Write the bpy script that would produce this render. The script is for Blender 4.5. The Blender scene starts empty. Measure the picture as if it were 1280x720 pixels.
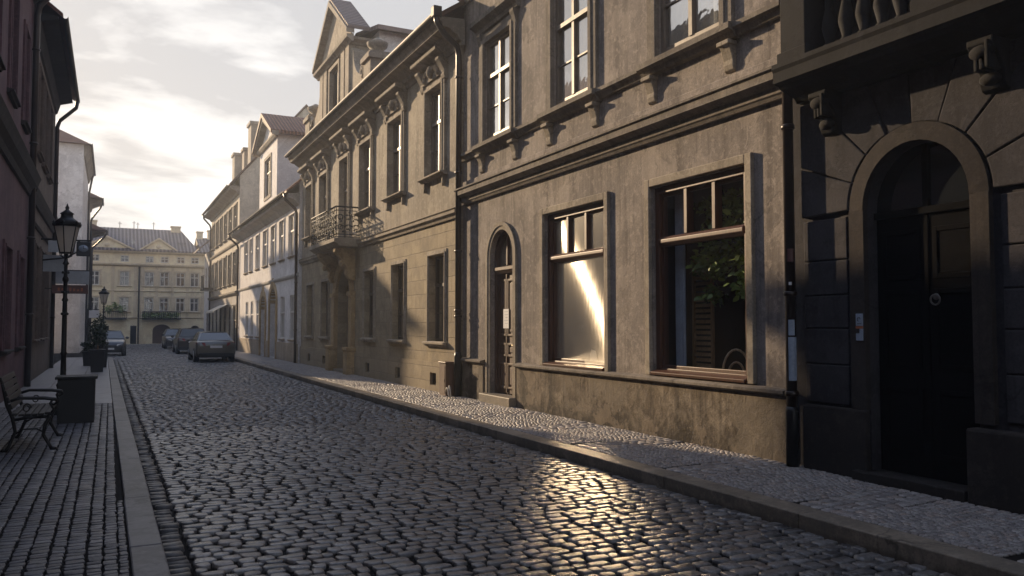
import bpy, bmesh, math, random
import numpy as np
from mathutils import Vector, Matrix
R = math.radians
rnd = random.Random(7)
sc = bpy.context.scene
COL = sc.collection
WPOS = {}                                   # world position of each object's origin

# ------------------------------------------------------------------ object helpers
def tag(o, label=None, cat=None, group=None, kind=None):
    if label: o['label'] = label
    if cat: o['category'] = cat
    if group: o['group'] = group
    if kind: o['kind'] = kind
    return o

def thing(name, label, cat, loc, group=None):
    o = bpy.data.objects.new(name, None); COL.objects.link(o)
    o.location = loc; o.empty_display_size = .2
    WPOS[o] = Vector(loc)
    return tag(o, label, cat, group)

class MB:
    """collects verts and faces in world coordinates, links them as one mesh object"""
    def __init__(s): s.v = []; s.f = []; s.sm = []
    def poly(s, pts, smooth=False):
        b = len(s.v); s.v += [tuple(p) for p in pts]; s.f.append(tuple(range(b, b+len(pts)))); s.sm.append(smooth)
    def box(s, x0, x1, y0, y1, z0, z1):
        b = len(s.v)
        s.v += [(x, y, z) for x in (x0, x1) for y in (y0, y1) for z in (z0, z1)]
        for f in ((0,1,3,2),(4,6,7,5),(0,4,5,1),(2,3,7,6),(0,2,6,4),(1,5,7,3)):
            s.f.append(tuple(b+i for i in f)); s.sm.append(False)
    def mbox(s, m, s0, s1, d0, d1, z0, z1):
        b = len(s.v)
        s.v += [m(a, d, z) for a in (s0, s1) for d in (d0, d1) for z in (z0, z1)]
        for f in ((0,1,3,2),(4,6,7,5),(0,4,5,1),(2,3,7,6),(0,2,6,4),(1,5,7,3)):
            s.f.append(tuple(b+i for i in f)); s.sm.append(False)
    def loft(s, rings, cap=True, smooth=False, closed=True):
        b = len(s.v); n = len(rings[0])
        for r in rings: s.v += [tuple(p) for p in r]
        for i in range(len(rings)-1):
            for j in range(n if closed else n-1):
                k = (j+1) % n
                s.f.append((b+i*n+j, b+i*n+k, b+(i+1)*n+k, b+(i+1)*n+j)); s.sm.append(smooth)
        if cap:
            s.f.append(tuple(b+j for j in range(n-1, -1, -1))); s.sm.append(False)
            e = b+(len(rings)-1)*n
            s.f.append(tuple(e+j for j in range(n))); s.sm.append(False)
    def prof(s, m, s0, s1, pts):
        """moulding: profile of (d, z) swept from s0 to s1"""
        s.loft([[m(s0, d, z) for d, z in pts], [m(s1, d, z) for d, z in pts]])
    def ext(s, m, pts, d0, d1):
        """polygon in the (s, z) plane extruded from d0 to d1"""
        s.loft([[m(a, d0, z) for a, z in pts], [m(a, d1, z) for a, z in pts]])
    def tube(s, pts, r, n=8, smooth=True):
        pts = [Vector(p) for p in pts]; rings = []
        rr = r if isinstance(r, (list, tuple)) else [r]*len(pts)
        up = None
        for i, p in enumerate(pts):
            t = (pts[min(i+1, len(pts)-1)]-pts[max(i-1, 0)]).normalized()
            if up is None:
                up = Vector((0,0,1)) if abs(t.z) < .9 else Vector((1,0,0))
            a = t.cross(up).normalized(); b2 = a.cross(t).normalized(); up = b2
            rings.append([p+(a*math.cos(2*math.pi*k/n)+b2*math.sin(2*math.pi*k/n))*rr[i] for k in range(n)])
        s.loft(rings, True, smooth)
    def lathe(s, c, pr, n=16, smooth=True, rot=0):
        rings = [[(c[0]+r*math.cos(rot+2*math.pi*k/n), c[1]+r*math.sin(rot+2*math.pi*k/n), c[2]+z) for k in range(n)] for r, z in pr]
        s.loft(rings, True, smooth)
    def ball(s, c, rx, ry, rz, n=8, mrows=6):
        rings = []
        for i in range(mrows+1):
            t = -math.pi/2+math.pi*i/mrows*.999+.0005
            rings.append([(c[0]+rx*math.cos(t)*math.cos(2*math.pi*k/n), c[1]+ry*math.cos(t)*math.sin(2*math.pi*k/n), c[2]+rz*math.sin(t)) for k in range(n)])
        s.loft(rings, True, True)
    def build(s, name, mat, parent=None, bevel=0, label=None):
        a = np.array(s.v, dtype=float)
        c = Vector(((a.min(0)+a.max(0))/2).tolist())
        me = bpy.data.meshes.new(name)
        me.from_pydata((a-np.array(c)).tolist(), [], s.f)
        me.polygons.foreach_set('use_smooth', s.sm)
        me.materials.append(mat); me.update()
        o = bpy.data.objects.new(name, me); COL.objects.link(o)
        WPOS[o] = c
        if parent is not None:
            o.parent = parent; o.location = c-WPOS[parent]
        else: o.location = c
        if bevel:
            md = o.modifiers.new('bevel', 'BEVEL'); md.width = bevel; md.segments = 2; md.limit_method = 'ANGLE'
        if label: o['label'] = label
        return o

# ------------------------------------------------------------------ material helpers
class NT:
    def __init__(s, name):
        s.m = bpy.data.materials.new(name); s.m.use_nodes = True
        s.t = s.m.node_tree; s.t.nodes.clear()
        s.out = s.t.nodes.new('ShaderNodeOutputMaterial')
        s._co = None
    def n(s, typ, **kw):
        nd = s.t.nodes.new('ShaderNode'+typ)
        for k, v in kw.items(): setattr(nd, k, v)
        return nd
    def l(s, a, b): s.t.links.new(a, b)
    def co(s):
        if s._co is None:
            g = s.n('NewGeometry'); s._co = g.outputs['Position']
        return s._co
    def scale(s, v, sx, sy, sz):
        m = s.n('Mapping'); m.inputs['Scale'].default_value = (sx, sy, sz); s.l(v, m.inputs[0]); return m.outputs[0]
    def noise(s, scale, detail=6, rough=.6, co=None, dist=0):
        q = s.n('TexNoise'); q.inputs['Scale'].default_value = scale; q.inputs['Detail'].default_value = detail
        q.inputs['Roughness'].default_value = rough; q.inputs['Distortion'].default_value = dist
        s.l(co or s.co(), q.inputs['Vector']); return q.outputs['Fac']
    def ramp(s, fac, stops):
        r = s.n('ValToRGB'); e = r.color_ramp.elements
        while len(e) < len(stops): e.new(.5)
        for i, (p, c) in enumerate(stops):
            e[i].position = p; e[i].color = (c, c, c, 1) if not isinstance(c, (tuple, list)) else (*c, 1)
        s.l(fac, r.inputs[0]); return r.outputs[0]
    def mix(s, fac, a, b, blend='MIX'):
        x = s.n('MixRGB', blend_type=blend)
        for i, q in ((0, fac), (1, a), (2, b)):
            if isinstance(q, (int, float)): x.inputs[i].default_value = q if i == 0 else (q, q, q, 1)
            elif isinstance(q, (tuple, list)): x.inputs[i].default_value = (*q, 1)
            else: s.l(q, x.inputs[i])
        return x.outputs[0]
    def math(s, op, a, b=0.):
        x = s.n('Math', operation=op)
        for i, q in ((0, a), (1, b)):
            if isinstance(q, (int, float)): x.inputs[i].default_value = q
            else: s.l(q, x.inputs[i])
        return x.outputs[0]
    def sepz(s, v=None):
        x = s.n('SeparateXYZ'); s.l(v or s.co(), x.inputs[0]); return x.outputs
    def bump(s, h, strength=.5, dist=.01, normal=None):
        b = s.n('Bump'); b.inputs['Strength'].default_value = strength; b.inputs['Distance'].default_value = dist
        s.l(h, b.inputs['Height'])
        if normal is not None: s.l(normal, b.inputs['Normal'])
        return b.outputs[0]
    def pbr(s, col, rough=.8, normal=None, metal=0, spec=.5):
        p = s.n('BsdfPrincipled')
        for k, q in (('Base Color', col), ('Roughness', rough), ('Metallic', metal), ('Specular IOR Level', spec)):
            if isinstance(q, (tuple, list)): p.inputs[k].default_value = (*q, 1)
            elif isinstance(q, (int, float)): p.inputs[k].default_value = q
            else: s.l(q, p.inputs[k])
        if normal is not None: s.l(normal, p.inputs['Normal'])
        s.l(p.outputs[0], s.out.inputs[0]); return p

def plaster(name, c1, c2, c3, stain=(.05,.045,.04), zdirt=1.2, bumpd=.012, streak=.5, rough=.9, patch=.5, flake=.28, damp=.55):
    t = NT(name)
    big = t.noise(.55, 5, .6, dist=.6); mid = t.noise(2.6, 8, .68, dist=.3); fine = t.noise(38, 5, .7)
    col = t.mix(t.ramp(big, [(.40, 0), (.60, 1)]), c1, c2)
    col = t.mix(t.math('MULTIPLY', t.ramp(mid, [(.46, 0), (.6, 1)]), patch), col, c3)
    st = t.noise(1.5, 6, .65, co=t.scale(t.co(), 1, 2.6, .16))
    col = t.mix(t.math('MULTIPLY', t.ramp(st, [(.47, 0), (.66, 1)]), streak), col, stain)
    dr = t.noise(2.2, 5, .6, co=t.scale(t.co(), 1, 7, .22))
    col = t.mix(t.math('MULTIPLY', t.ramp(dr, [(.54, 0), (.68, 1)]), streak*.6), col, stain)
    # splash and damp stain near the foot of the wall
    z = t.sepz()[2]
    dz = t.math('ADD', t.math('DIVIDE', z, zdirt), t.math('MULTIPLY', t.math('SUBTRACT', mid, .5), 1.6))
    col = t.mix(t.math('MULTIPLY', t.ramp(dz, [(.15, 1), (.85, 0)]), damp), col, stain)
    col = t.mix(t.math('MULTIPLY', t.ramp(fine, [(.38, 1), (.54, 0)]), .45), col, tuple(c*.5 for c in c1))
    fl = t.noise(1.15, 10, .68, dist=.35)
    col = t.mix(t.math('MULTIPLY', t.ramp(fl, [(.535, 0), (.56, 1)]), flake), col, tuple(min(1, c*1.25+.01) for c in c2))
    fl2 = t.noise(.8, 9, .66, co=t.scale(t.co(), 1, 1.15, .8), dist=.4)
    col = t.mix(t.math('MULTIPLY', t.ramp(fl2, [(.55, 0), (.575, 1)]), flake), col, tuple(c*.62 for c in c3))
    vo = t.n('TexVoronoi', feature='DISTANCE_TO_EDGE'); vo.inputs['Scale'].default_value = .55
    wv = t.n('TexNoise'); wv.inputs['Scale'].default_value = 2.5; wv.inputs['Detail'].default_value = 6; t.l(t.co(), wv.inputs['Vector'])
    va = t.n('VectorMath', operation='MULTIPLY_ADD'); t.l(wv.outputs['Color'], va.inputs[0]); va.inputs[1].default_value = (.7, .7, .7); t.l(t.co(), va.inputs[2]); t.l(va.outputs[0], vo.inputs['Vector'])
    crack = t.math('MULTIPLY', t.ramp(vo.outputs['Distance'], [(.002, 1), (.009, 0)]), t.ramp(big, [(.47, 0), (.54, 1)]))
    col = t.mix(t.math('MULTIPLY', crack, flake*1.8), col, tuple(c*.35 for c in c3))
    spk = t.noise(11, 6, .75)
    col = t.mix(t.math('MULTIPLY', t.ramp(spk, [(.53, 0), (.64, 1)]), .4), col, tuple(min(1, c*1.4) for c in c2))
    h = t.math('ADD', t.math('MULTIPLY', mid, .6), t.math('ADD', t.math('MULTIPLY', fine, .16), t.math('MULTIPLY', spk, .3)))
    h = t.math('ADD', h, t.math('MULTIPLY', t.ramp(fl, [(.535, 0), (.56, 1)]), flake*.5))
    t.pbr(col, rough, t.bump(h, .7, bumpd), spec=.3)
    return t.m

def ashlar(name, c1, c2, stain, bw=.62, bh=.36):
    t = NT(name)
    y, z = t.sepz()[1], t.sepz()[2]
    cv = t.n('CombineXYZ'); t.l(y, cv.inputs[0]); t.l(z, cv.inputs[1])
    w = t.n('TexNoise'); w.inputs['Scale'].default_value = 3; t.l(t.co(), w.inputs['Vector'])
    vm = t.n('VectorMath', operation='MULTIPLY_ADD'); t.l(w.outputs['Color'], vm.inputs[0]); vm.inputs[1].default_value = (.03,.03,.03); t.l(cv.outputs[0], vm.inputs[2])
    b = t.n('TexBrick'); t.l(vm.outputs[0], b.inputs['Vector'])
    b.inputs['Scale'].default_value = 1; b.inputs['Brick Width'].default_value = bw; b.inputs['Row Height'].default_value = bh
    b.inputs['Mortar Size'].default_value = .012; b.inputs['Mortar Smooth'].default_value = .6
    b.inputs['Color1'].default_value = (.12,.12,.12,1); b.inputs['Color2'].default_value = (.9,.9,.9,1); b.inputs['Mortar'].default_value = (.3,.3,.3,1)
    mid = t.noise(2.2, 8, .68, dist=.3); fine = t.noise(26, 6, .7)
    col = t.mix(t.math('MULTIPLY', b.outputs['Color'], .8), c1, c2)
    col = t.mix(t.math('MULTIPLY', t.ramp(mid, [(.44, 0), (.62, 1)]), .75), col, stain)
    col = t.mix(t.math('MULTIPLY', t.ramp(fine, [(.38, 1), (.6, 0)]), .4), col, tuple(c*.5 for c in c1))
    col = t.mix(t.math('MULTIPLY', b.outputs['Fac'], .5), col, stain)
    dz = t.math('ADD', z, t.math('MULTIPLY', t.math('SUBTRACT', mid, .5), 1.8))
    col = t.mix(t.math('MULTIPLY', t.ramp(dz, [(.1, 1), (.9, 0)]), .5), col, stain)
    h = t.math('SUBTRACT', t.math('ADD', t.math('MULTIPLY', mid, .8), t.math('MULTIPLY', fine, .3)), t.math('MULTIPLY', b.outputs['Fac'], 1.1))
    t.pbr(col, .88, t.bump(h, .8, .014), spec=.3)
    return t.m

def simple(name, c, rough=.5, metal=0, nscale=20, var=.35, bump=.2, spec=.5):
    t = NT(name); a = t.noise(nscale, 6, .65); b = t.noise(nscale*.13, 4, .6)
    col = t.mix(t.math('MULTIPLY', t.ramp(a, [(.35, 0), (.68, 1)]), var), c, tuple(q*.45 for q in c))
    col = t.mix(t.math('MULTIPLY', t.ramp(b, [(.4, 0), (.7, 1)]), var), col, tuple(min(1, q*1.45+.004) for q in c))
    rg = t.math('ADD', rough-.1, t.math('MULTIPLY', a, .2))
    t.pbr(col, rg, t.bump(a, bump, .004), metal, spec); return t.m

def wood(name, c, rough=.45):
    t = NT(name); g = t.noise(6, 7, .65, co=t.scale(t.co(), 6, 6, .5), dist=.4); f = t.noise(60, 3, .6, co=t.scale(t.co(), 1, 1, .08))
    col = t.mix(t.ramp(g, [(.3, 0), (.7, 1)]), tuple(q*.5 for q in c), tuple(q*1.35 for q in c))
    t.pbr(col, rough, t.bump(t.math('ADD', g, t.math('MULTIPLY', f, .4)), .4, .004)); return t.m

def tiles(name, c1, c2, axis='y', pitch=.17, row=.3):
    t = NT(name); xs = t.sepz()
    s = t.math('MULTIPLY', xs[1] if axis == 'y' else xs[0], 2*math.pi/pitch)
    rib = t.math('SINE', s)
    fr = t.math('FRACT', t.math('DIVIDE', xs[2], row*.62))
    n1 = t.noise(3, 6, .7); n2 = t.noise(24, 4, .7)
    col = t.mix(t.ramp(n1, [(.35, 0), (.65, 1)]), c1, c2)
    col = t.mix(t.math('MULTIPLY', t.ramp(n2, [(.4, 0), (.7, 1)]), .6), col, tuple(q*.4 for q in c1))
    col = t.mix(t.math('MULTIPLY', t.ramp(rib, [(0, 1), (.35, 0)]), .6), col, (.02,.017,.015))
    h = t.math('ADD', t.math('MULTIPLY', rib, .5), t.math('SUBTRACT', t.math('MULTIPLY', n2, .3), t.math('MULTIPLY', fr, .7)))
    t.pbr(col, .75, t.bump(h, 1, .04), spec=.3); return t.m

def stones(name, c1, c2, mud, r0, r1, spec=.5, bumpd=.006, nsc=30):
    """setts: colour and gloss vary by a per-stone random stored on the mesh"""
    t = NT(name)
    a = t.n('Attribute', attribute_name='stone'); sp = t.n('SeparateColor'); t.l(a.outputs['Color'], sp.inputs[0])
    r = sp.outputs[0]; g = sp.outputs[1]; depth = sp.outputs[2]
    n1 = t.noise(nsc, 8, .7); n2 = t.noise(.6, 4, .6); n3 = t.noise(nsc*4, 3, .6)
    col = t.mix(r, c1, c2)
    col = t.mix(t.math('MULTIPLY', t.ramp(g, [(.72, 0), (.95, 1)]), .5), col, (c2[0]*1.0, c2[1]*.78, c2[2]*.62))
    col = t.mix(t.math('MULTIPLY', t.ramp(n1, [(.42, 0), (.6, 1)]), .6), col, tuple(q*.45 for q in c1))
    col = t.mix(t.math('MULTIPLY', t.ramp(n2, [(.4, 0), (.65, 1)]), .3), col, mud)
    col = t.mix(t.ramp(depth, [(.25, 0), (.6, 1)]), mud, col)
    rg = t.math('ADD', r0, t.math('MULTIPLY', t.math('ADD', t.math('MULTIPLY', g, .5), t.math('MULTIPLY', n2, .5)), r1-r0))
    wear = t.noise(nsc*.35, 6, .7)
    col = t.mix(t.math('MULTIPLY', t.ramp(wear, [(.52, 0), (.62, 1)]), .4), col, tuple(min(1, q*1.35) for q in c2))
    h = t.math('ADD', t.math('ADD', n1, t.math('MULTIPLY', wear, 1.2)), t.math('MULTIPLY', n3, .25))
    t.pbr(col, rg, t.bump(h, .75, bumpd), spec=spec); return t.m

def glass(name, tint=(.9,.92,.92), ior=1.6, glare_film=0, dust=.03, rough=.02, dustcol=(.5,.46,.4), wav=.05):
    """window pane: see-through + mirror reflection + thin dust; film adds reflections shaped to throw a sun streak and a road glint"""
    t = NT(name)
    ge = t.n('NewGeometry'); dt = t.n('VectorMath', operation='DOT_PRODUCT'); t.l(ge.outputs['Incoming'], dt.inputs[0]); t.l(ge.outputs['Normal'], dt.inputs[1])
    f0 = ((ior-1)/(ior+1))**2
    fr = t.math('ADD', f0, t.math('MULTIPLY', 1-f0, t.math('POWER', t.math('SUBTRACT', 1., t.math('ABSOLUTE', dt.outputs['Value'])), 5.)))
    tr = t.n('BsdfTransparent'); tr.inputs[0].default_value = (*tint, 1)
    nz = t.noise(1.7, 3, .5); bp = t.bump(nz, wav, .1)
    gl = t.n('BsdfGlossy'); gl.inputs['Roughness'].default_value = rough; t.l(bp, gl.inputs['Normal'])
    mx = t.n('MixShader'); t.l(fr, mx.inputs[0]); t.l(tr.outputs[0], mx.inputs[1]); t.l(gl.outputs[0], mx.inputs[2])
    last = mx
    if dust:
        d = t.n('BsdfDiffuse'); d.inputs[0].default_value = (*dustcol, 1)
        dn = t.noise(5, 6, .7); dn2 = t.noise(60, 3, .6)
        m2 = t.n('MixShader'); t.l(t.math('MULTIPLY', t.math('ADD', t.ramp(dn, [(.3, .3), (.75, 1)]), t.ramp(dn2, [(.6, 0), (.75, 1.5)])), dust), m2.inputs[0])
        t.l(last.outputs[0], m2.inputs[1]); t.l(d.outputs[0], m2.inputs[2]); last = m2
    if glare_film:
        an = t.n('BsdfAnisotropic'); an.inputs['Roughness'].default_value = glare_film['r']; an.inputs['Anisotropy'].default_value = glare_film['a']
        an.inputs['Color'].default_value = (1,.93,.82,1)
        cv = t.n('CombineXYZ')
        cv.inputs[1].default_value = math.sin(glare_film['phi'])*-1; cv.inputs[2].default_value = math.cos(glare_film['phi'])
        t.l(cv.outputs[0], an.inputs['Tangent'])
        m3 = t.n('MixShader'); t.l(t.math('MULTIPLY', t.math('MULTIPLY', fr, glare_film['w']), t.ramp(t.noise(5.5, 5, .6, co=t.scale(t.co(), 1, 3.2, .7)), [(.36, .45), (.62, 1)])), m3.inputs[0])
        t.l(last.outputs[0], m3.inputs[1]); t.l(an.outputs[0], m3.inputs[2])
        bl = t.n('BsdfAnisotropic'); bl.inputs['Roughness'].default_value = glare_film['rb']; bl.inputs['Anisotropy'].default_value = glare_film['ab']
        c2_ = t.n('CombineXYZ'); c2_.inputs[1].default_value = -math.sin(glare_film['phib']); c2_.inputs[2].default_value = math.cos(glare_film['phib']); t.l(c2_.outputs[0], bl.inputs['Tangent']); bl.inputs['Color'].default_value = (1,.93,.82,1)
        nv = t.n('CombineXYZ')
        for i_, q_ in enumerate(Vector(glare_film['nb']).normalized()): nv.inputs[i_].default_value = q_
        t.l(nv.outputs[0], bl.inputs['Normal'])  # normal tilted off the pane so this reflection lands on the road
        m4 = t.n('MixShader'); m4.inputs[0].default_value = glare_film['wb']; t.l(m3.outputs[0], m4.inputs[1]); t.l(bl.outputs[0], m4.inputs[2]); last = m4
    t.l(last.outputs[0], t.out.inputs[0]); return t.m

M = {}
M['plaster_grey'] = plaster('grey_brown_plaster', (.228,.200,.182), (.345,.300,.262), (.172,.152,.142), (.07,.058,.052), 1.0, .014, .65)
M['plinth'] = plaster('worn_plinth_render', (.085,.068,.052), (.155,.124,.092), (.30,.255,.20), (.022,.018,.015), .62, .04, .75, patch=.8, flake=.6, damp=.9)
M['plaster_ochre'] = plaster('ochre_plaster', (.30,.26,.205), (.40,.35,.275), (.24,.21,.17), (.11,.095,.08), .8, .012, .55)
M['ashlar'] = ashlar('ochre_block_render', (.30,.245,.165), (.47,.385,.255), (.20,.165,.12))
M['trim'] = plaster('stone_trim', (.29,.25,.20), (.38,.33,.26), (.22,.19,.155), (.09,.075,.06), .6, .008, .55)
M['trim_dark'] = plaster('dark_stone_trim', (.17,.145,.12), (.24,.21,.175), (.13,.11,.095), (.05,.045,.04), .6, .008, .5)
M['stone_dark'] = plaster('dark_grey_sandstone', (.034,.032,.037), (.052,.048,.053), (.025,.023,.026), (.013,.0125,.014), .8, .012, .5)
M['stone_shadow'] = plaster('shadow_black_sandstone', (.010,.0095,.0105), (.016,.015,.017), (.008,.0075,.008), (.005,.005,.005), .8, .012, .5)  # darker copy of the house stone, balcony shadow put into its colour
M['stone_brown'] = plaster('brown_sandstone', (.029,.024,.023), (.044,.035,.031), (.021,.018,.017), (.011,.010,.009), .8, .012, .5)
M['white'] = plaster('white_plaster', (.72,.69,.68), (.80,.77,.75), (.62,.59,.58), (.42,.39,.37), .9, .006, .3)
M['white_foot'] = plaster('beige_foot_render', (.40,.32,.23), (.46,.37,.27), (.33,.27,.2), (.2,.16,.12), .5, .01, .5)
M['sandstone'] = plaster('ochre_sandstone', (.40,.28,.14), (.46,.33,.18), (.32,.22,.12), (.16,.11,.07), .5, .01, .4)
M['cream'] = plaster('cream_plaster', (.52,.47,.38), (.60,.54,.44), (.44,.40,.33), (.28,.25,.2), .9, .006, .4)
M['greywall'] = plaster('grey_plaster', (.40,.38,.35), (.46,.43,.40), (.33,.31,.29), (.2,.19,.17), .9, .006, .4)
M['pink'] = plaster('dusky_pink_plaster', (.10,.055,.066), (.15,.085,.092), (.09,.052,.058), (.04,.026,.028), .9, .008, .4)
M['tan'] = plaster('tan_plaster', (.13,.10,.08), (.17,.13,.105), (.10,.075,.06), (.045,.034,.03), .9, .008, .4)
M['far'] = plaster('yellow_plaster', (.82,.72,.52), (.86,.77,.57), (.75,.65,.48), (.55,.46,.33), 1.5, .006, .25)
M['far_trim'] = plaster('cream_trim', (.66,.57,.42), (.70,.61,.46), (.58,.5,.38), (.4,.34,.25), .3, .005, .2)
M['cornice'] = plaster('painted_cornice', (.24,.205,.165), (.30,.26,.21), (.18,.155,.125), (.09,.075,.06), .2, .006, .5)
M['shopwood'] = wood('red_brown_wood', (.085,.034,.018), .45)
M['doorwood'] = wood('brown_door_wood', (.085,.042,.026), .62)
M['blackdoor'] = simple('black_door_paint', (.003,.0028,.003), .8, 0, 9, .3, .3, .04)
M['winframe'] = simple('aged_window_paint', (.16,.125,.095), .5, 0, 14, .4, .3)
M['winframe_dark'] = simple('dark_window_paint', (.045,.032,.024), .5, 0, 14, .4, .3)
M['winframe_white'] = simple('white_window_paint', (.6,.58,.55), .5, 0, 14, .2, .2)
M['zinc'] = simple('weathered_zinc', (.045,.038,.034), .6, .2, 16, .5, .2)
M['pipe'] = simple('dark_brown_pipe_paint', (.03,.02,.017), .35, .2, 16, .5, .2)
M['iron'] = simple('black_cast_iron', (.012,.012,.013), .42, .4, 40, .4, .35)
M['benchwood'] = wood('black_painted_slats', (.008,.007,.007), .6)
M['tiles'] = tiles('old_clay_tiles', (.20,.085,.055), (.28,.14,.10))
M['tiles_x'] = tiles('old_clay_tiles_across', (.20,.085,.055), (.28,.14,.10), 'x')
M['tiles_grey'] = tiles('weathered_tiles', (.25,.19,.165), (.33,.26,.23))
M['tiles_far'] = tiles('pale_far_tiles', (.25,.215,.21), (.31,.27,.265), 'x', .3, .4)
M['granite'] = plaster('granite_kerb', (.19,.16,.125), (.26,.215,.165), (.14,.12,.098), (.06,.05,.042), .05, .006, .3, .62, .6, .4)
M['granite_dark'] = plaster('grey_granite_kerb', (.10,.096,.098), (.14,.133,.133), (.07,.067,.07), (.035,.033,.034), .05, .006, .3, .5, .6, .4)
M['slab'] = simple('pale_granite_slab', (.22,.21,.21), .5, 0, 30, .4, .4)
M['mud'] = simple('wet_joint_dirt', (.014,.012,.011), .95, 0, 50, .5, .8, .1)
M['ground'] = simple('bare_ground', (.07,.06,.05), .8, 0, 3, .5, .6)
M['cobble'] = stones('wet_basalt_setts', (.055,.054,.058), (.235,.224,.218), (.014,.012,.0105), .17, .46, .85)
M['gutter'] = stones('gutter_setts', (.05,.048,.05), (.10,.095,.092), (.014,.012,.011), .35, .55, .5)
M['mosaic'] = stones('granite_mosaic', (.23,.21,.205), (.44,.41,.395), (.07,.063,.058), .36, .58, .45, .004, 45)
M['sett_left'] = stones('grey_pavement_setts', (.06,.061,.07), (.135,.135,.15), (.034,.034,.038), .34, .56, .5, .014, 16)
M['glass'] = glass('old_window_glass', ior=7, dust=.05)
M['glass_shop'] = glass('shop_glass', ior=1.4, dust=.012)
M['glass_far'] = glass('far_window_glass', ior=2.3, dust=.08, wav=.15)
M['glass_glare'] = glass('glare_shop_glass', ior=1.55, dust=.09, dustcol=(.40,.36,.30), glare_film=dict(r=.143, a=.895, phi=R(80), w=1.0, rb=.225, ab=.76, phib=R(-64), wb=.5, nb=(-1, .155, -.11)))  # added reflections steer the sun into the window streak and road glint
M['curtain'] = simple('net_curtain', (.72,.70,.68), .9, 0, 30, .2, .2)
M['dark_room'] = simple('dark_room_paint', (.05,.042,.035), .9, 0, 5, .4, .2)
M['room'] = simple('shop_room_paint', (.034,.027,.021), .9, 0, 5, .4, .2)
M['leaf'] = None
M['cream_sign'] = simple('pale_sign_paint', (.36,.39,.44), .5, 0, 8, .3, .1)
M['red_sign'] = simple('red_sign_paint', (.10,.04,.035), .5, 0, 14, .4, .1)
M['ink'] = simple('black_ink', (.02,.02,.025), .5, 0, 14, .2, .1)
M['paper'] = simple('white_paper', (.68,.68,.70), .7, 0, 14, .15, .1)
M['bluepaper'] = simple('blue_grey_plate', (.30,.36,.46), .45, 0, 30, .4, .1)
M['orange'] = simple('orange_plate', (.38,.12,.05), .5, 0, 30, .4, .1)
M['brass'] = simple('worn_brass', (.45,.38,.26), .35, .9, 30, .4, .1)
M['oldmetal'] = simple('dull_old_metal', (.16,.15,.14), .5, .6, 30, .4, .1); M['cable'] = simple('pale_hose', (.62,.58,.52), .5, 0, 30, .3, .1)
M['boxpaint'] = simple('brown_box_paint', (.11,.055,.035), .5, 0, 12, .5, .2)
M['planter'] = simple('black_planter_paint', (.010,.010,.011), .65, 0, 12, .4, .2)
M['soil'] = simple('soil', (.03,.02,.014), .9, 0, 40, .5, .8)
M['awning'] = simple('cream_awning_cloth', (.72,.66,.55), .8, 0, 10, .2, .1)
M['rattan'] = wood('bentwood', (.36,.22,.11), .35); M['pale_wood'] = wood('pale_bentwood', (.58,.44,.29), .35)
t = NT('leaf_green'); a_ = t.n('Attribute', attribute_name='leafc')
col_ = t.mix(a_.outputs['Fac'], (.07,.13,.028), (.26,.35,.085))
p_ = t.pbr(col_, .45); p_.inputs['Transmission Weight'].default_value = 0
p_.inputs['Subsurface Weight'].default_value = 0
M['leaf'] = t.m
t = NT('dark_leaf_green'); a_ = t.n('Attribute', attribute_name='leafc')
t.pbr(t.mix(a_.outputs['Fac'], (.012,.024,.010), (.03,.05,.018)), .5); M['leaf_dark'] = t.m
t = NT('lantern_glass')
d_ = t.n('BsdfTranslucent'); d_.inputs[0].default_value = (.92,.88,.82,1)
d2 = t.n('BsdfDiffuse'); d2.inputs[0].default_value = (.85,.81,.75,1)
tr_ = t.n('BsdfTransparent'); tr_.inputs[0].default_value = (.85,.8,.74,1)
g_ = t.n('BsdfGlossy'); g_.inputs['Roughness'].default_value = .1
x1 = t.n('MixShader'); x1.inputs[0].default_value = .3; t.l(d_.outputs[0], x1.inputs[1]); t.l(d2.outputs[0], x1.inputs[2])
x2 = t.n('MixShader'); x2.inputs[0].default_value = .12; t.l(x1.outputs[0], x2.inputs[1]); t.l(tr_.outputs[0], x2.inputs[2])
x3 = t.n('MixShader'); x3.inputs[0].default_value = .16; t.l(x2.outputs[0], x3.inputs[1]); t.l(g_.outputs[0], x3.inputs[2])
t.l(x3.outputs[0], t.out.inputs[0]); M['lantern'] = t.m
def carpaint(n, c):
    t = NT(n); p = t.pbr(c, .32, None, .55); p.inputs['Coat Weight'].default_value = .6; p.inputs['Coat Roughness'].default_value = .06
    return t.m
M['car_silver'] = carpaint('olive_silver_car_paint', (.085,.082,.072)); M['car_dark'] = carpaint('dark_grey_car_paint', (.03,.028,.028))
M['car_gold'] = carpaint('brown_grey_car_paint', (.05,.042,.036)); M['car_blue'] = carpaint('dark_blue_car_paint', (.018,.022,.032))
M['carglass'] = NT('car_window_glass'); M['carglass'].pbr((.015,.018,.02), .06, spec=.9); M['carglass'] = M['carglass'].m
M['rubber'] = simple('tyre_rubber', (.015,.015,.015), .8); M['alloy'] = simple('wheel_alloy', (.35,.35,.36), .35, .8)
M['taillight'] = simple('red_lamp_lens', (.22,.012,.012), .25, 0, 30, .3, .05); M['headlight'] = simple('clear_lamp_lens', (.6,.6,.62), .2, 0, 30, .3, .05)

# ------------------------------------------------------------------ facade helpers
def mapR(W): return lambda s, d, z: (W-d, s, z)          # right side of the street, d grows towards the street
def mapL(W): return lambda s, d, z: (W+d, s, z)
def mapF(Y): return lambda s, d, z: (s, Y-d, z)          # faces the camera end of the street

def arch_pts(s0, s1, zs, rise, n=14, p=2.0):
    c, h = (s0+s1)/2, (s1-s0)/2
    out = []
    for i in range(n+1):
        a = math.pi*i/n
        out.append((c+h*math.cos(a), zs+rise*abs(math.sin(a))**(2/p if p != 2 else 1)))
    return out                                             # from s1 over the top to s0

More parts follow.
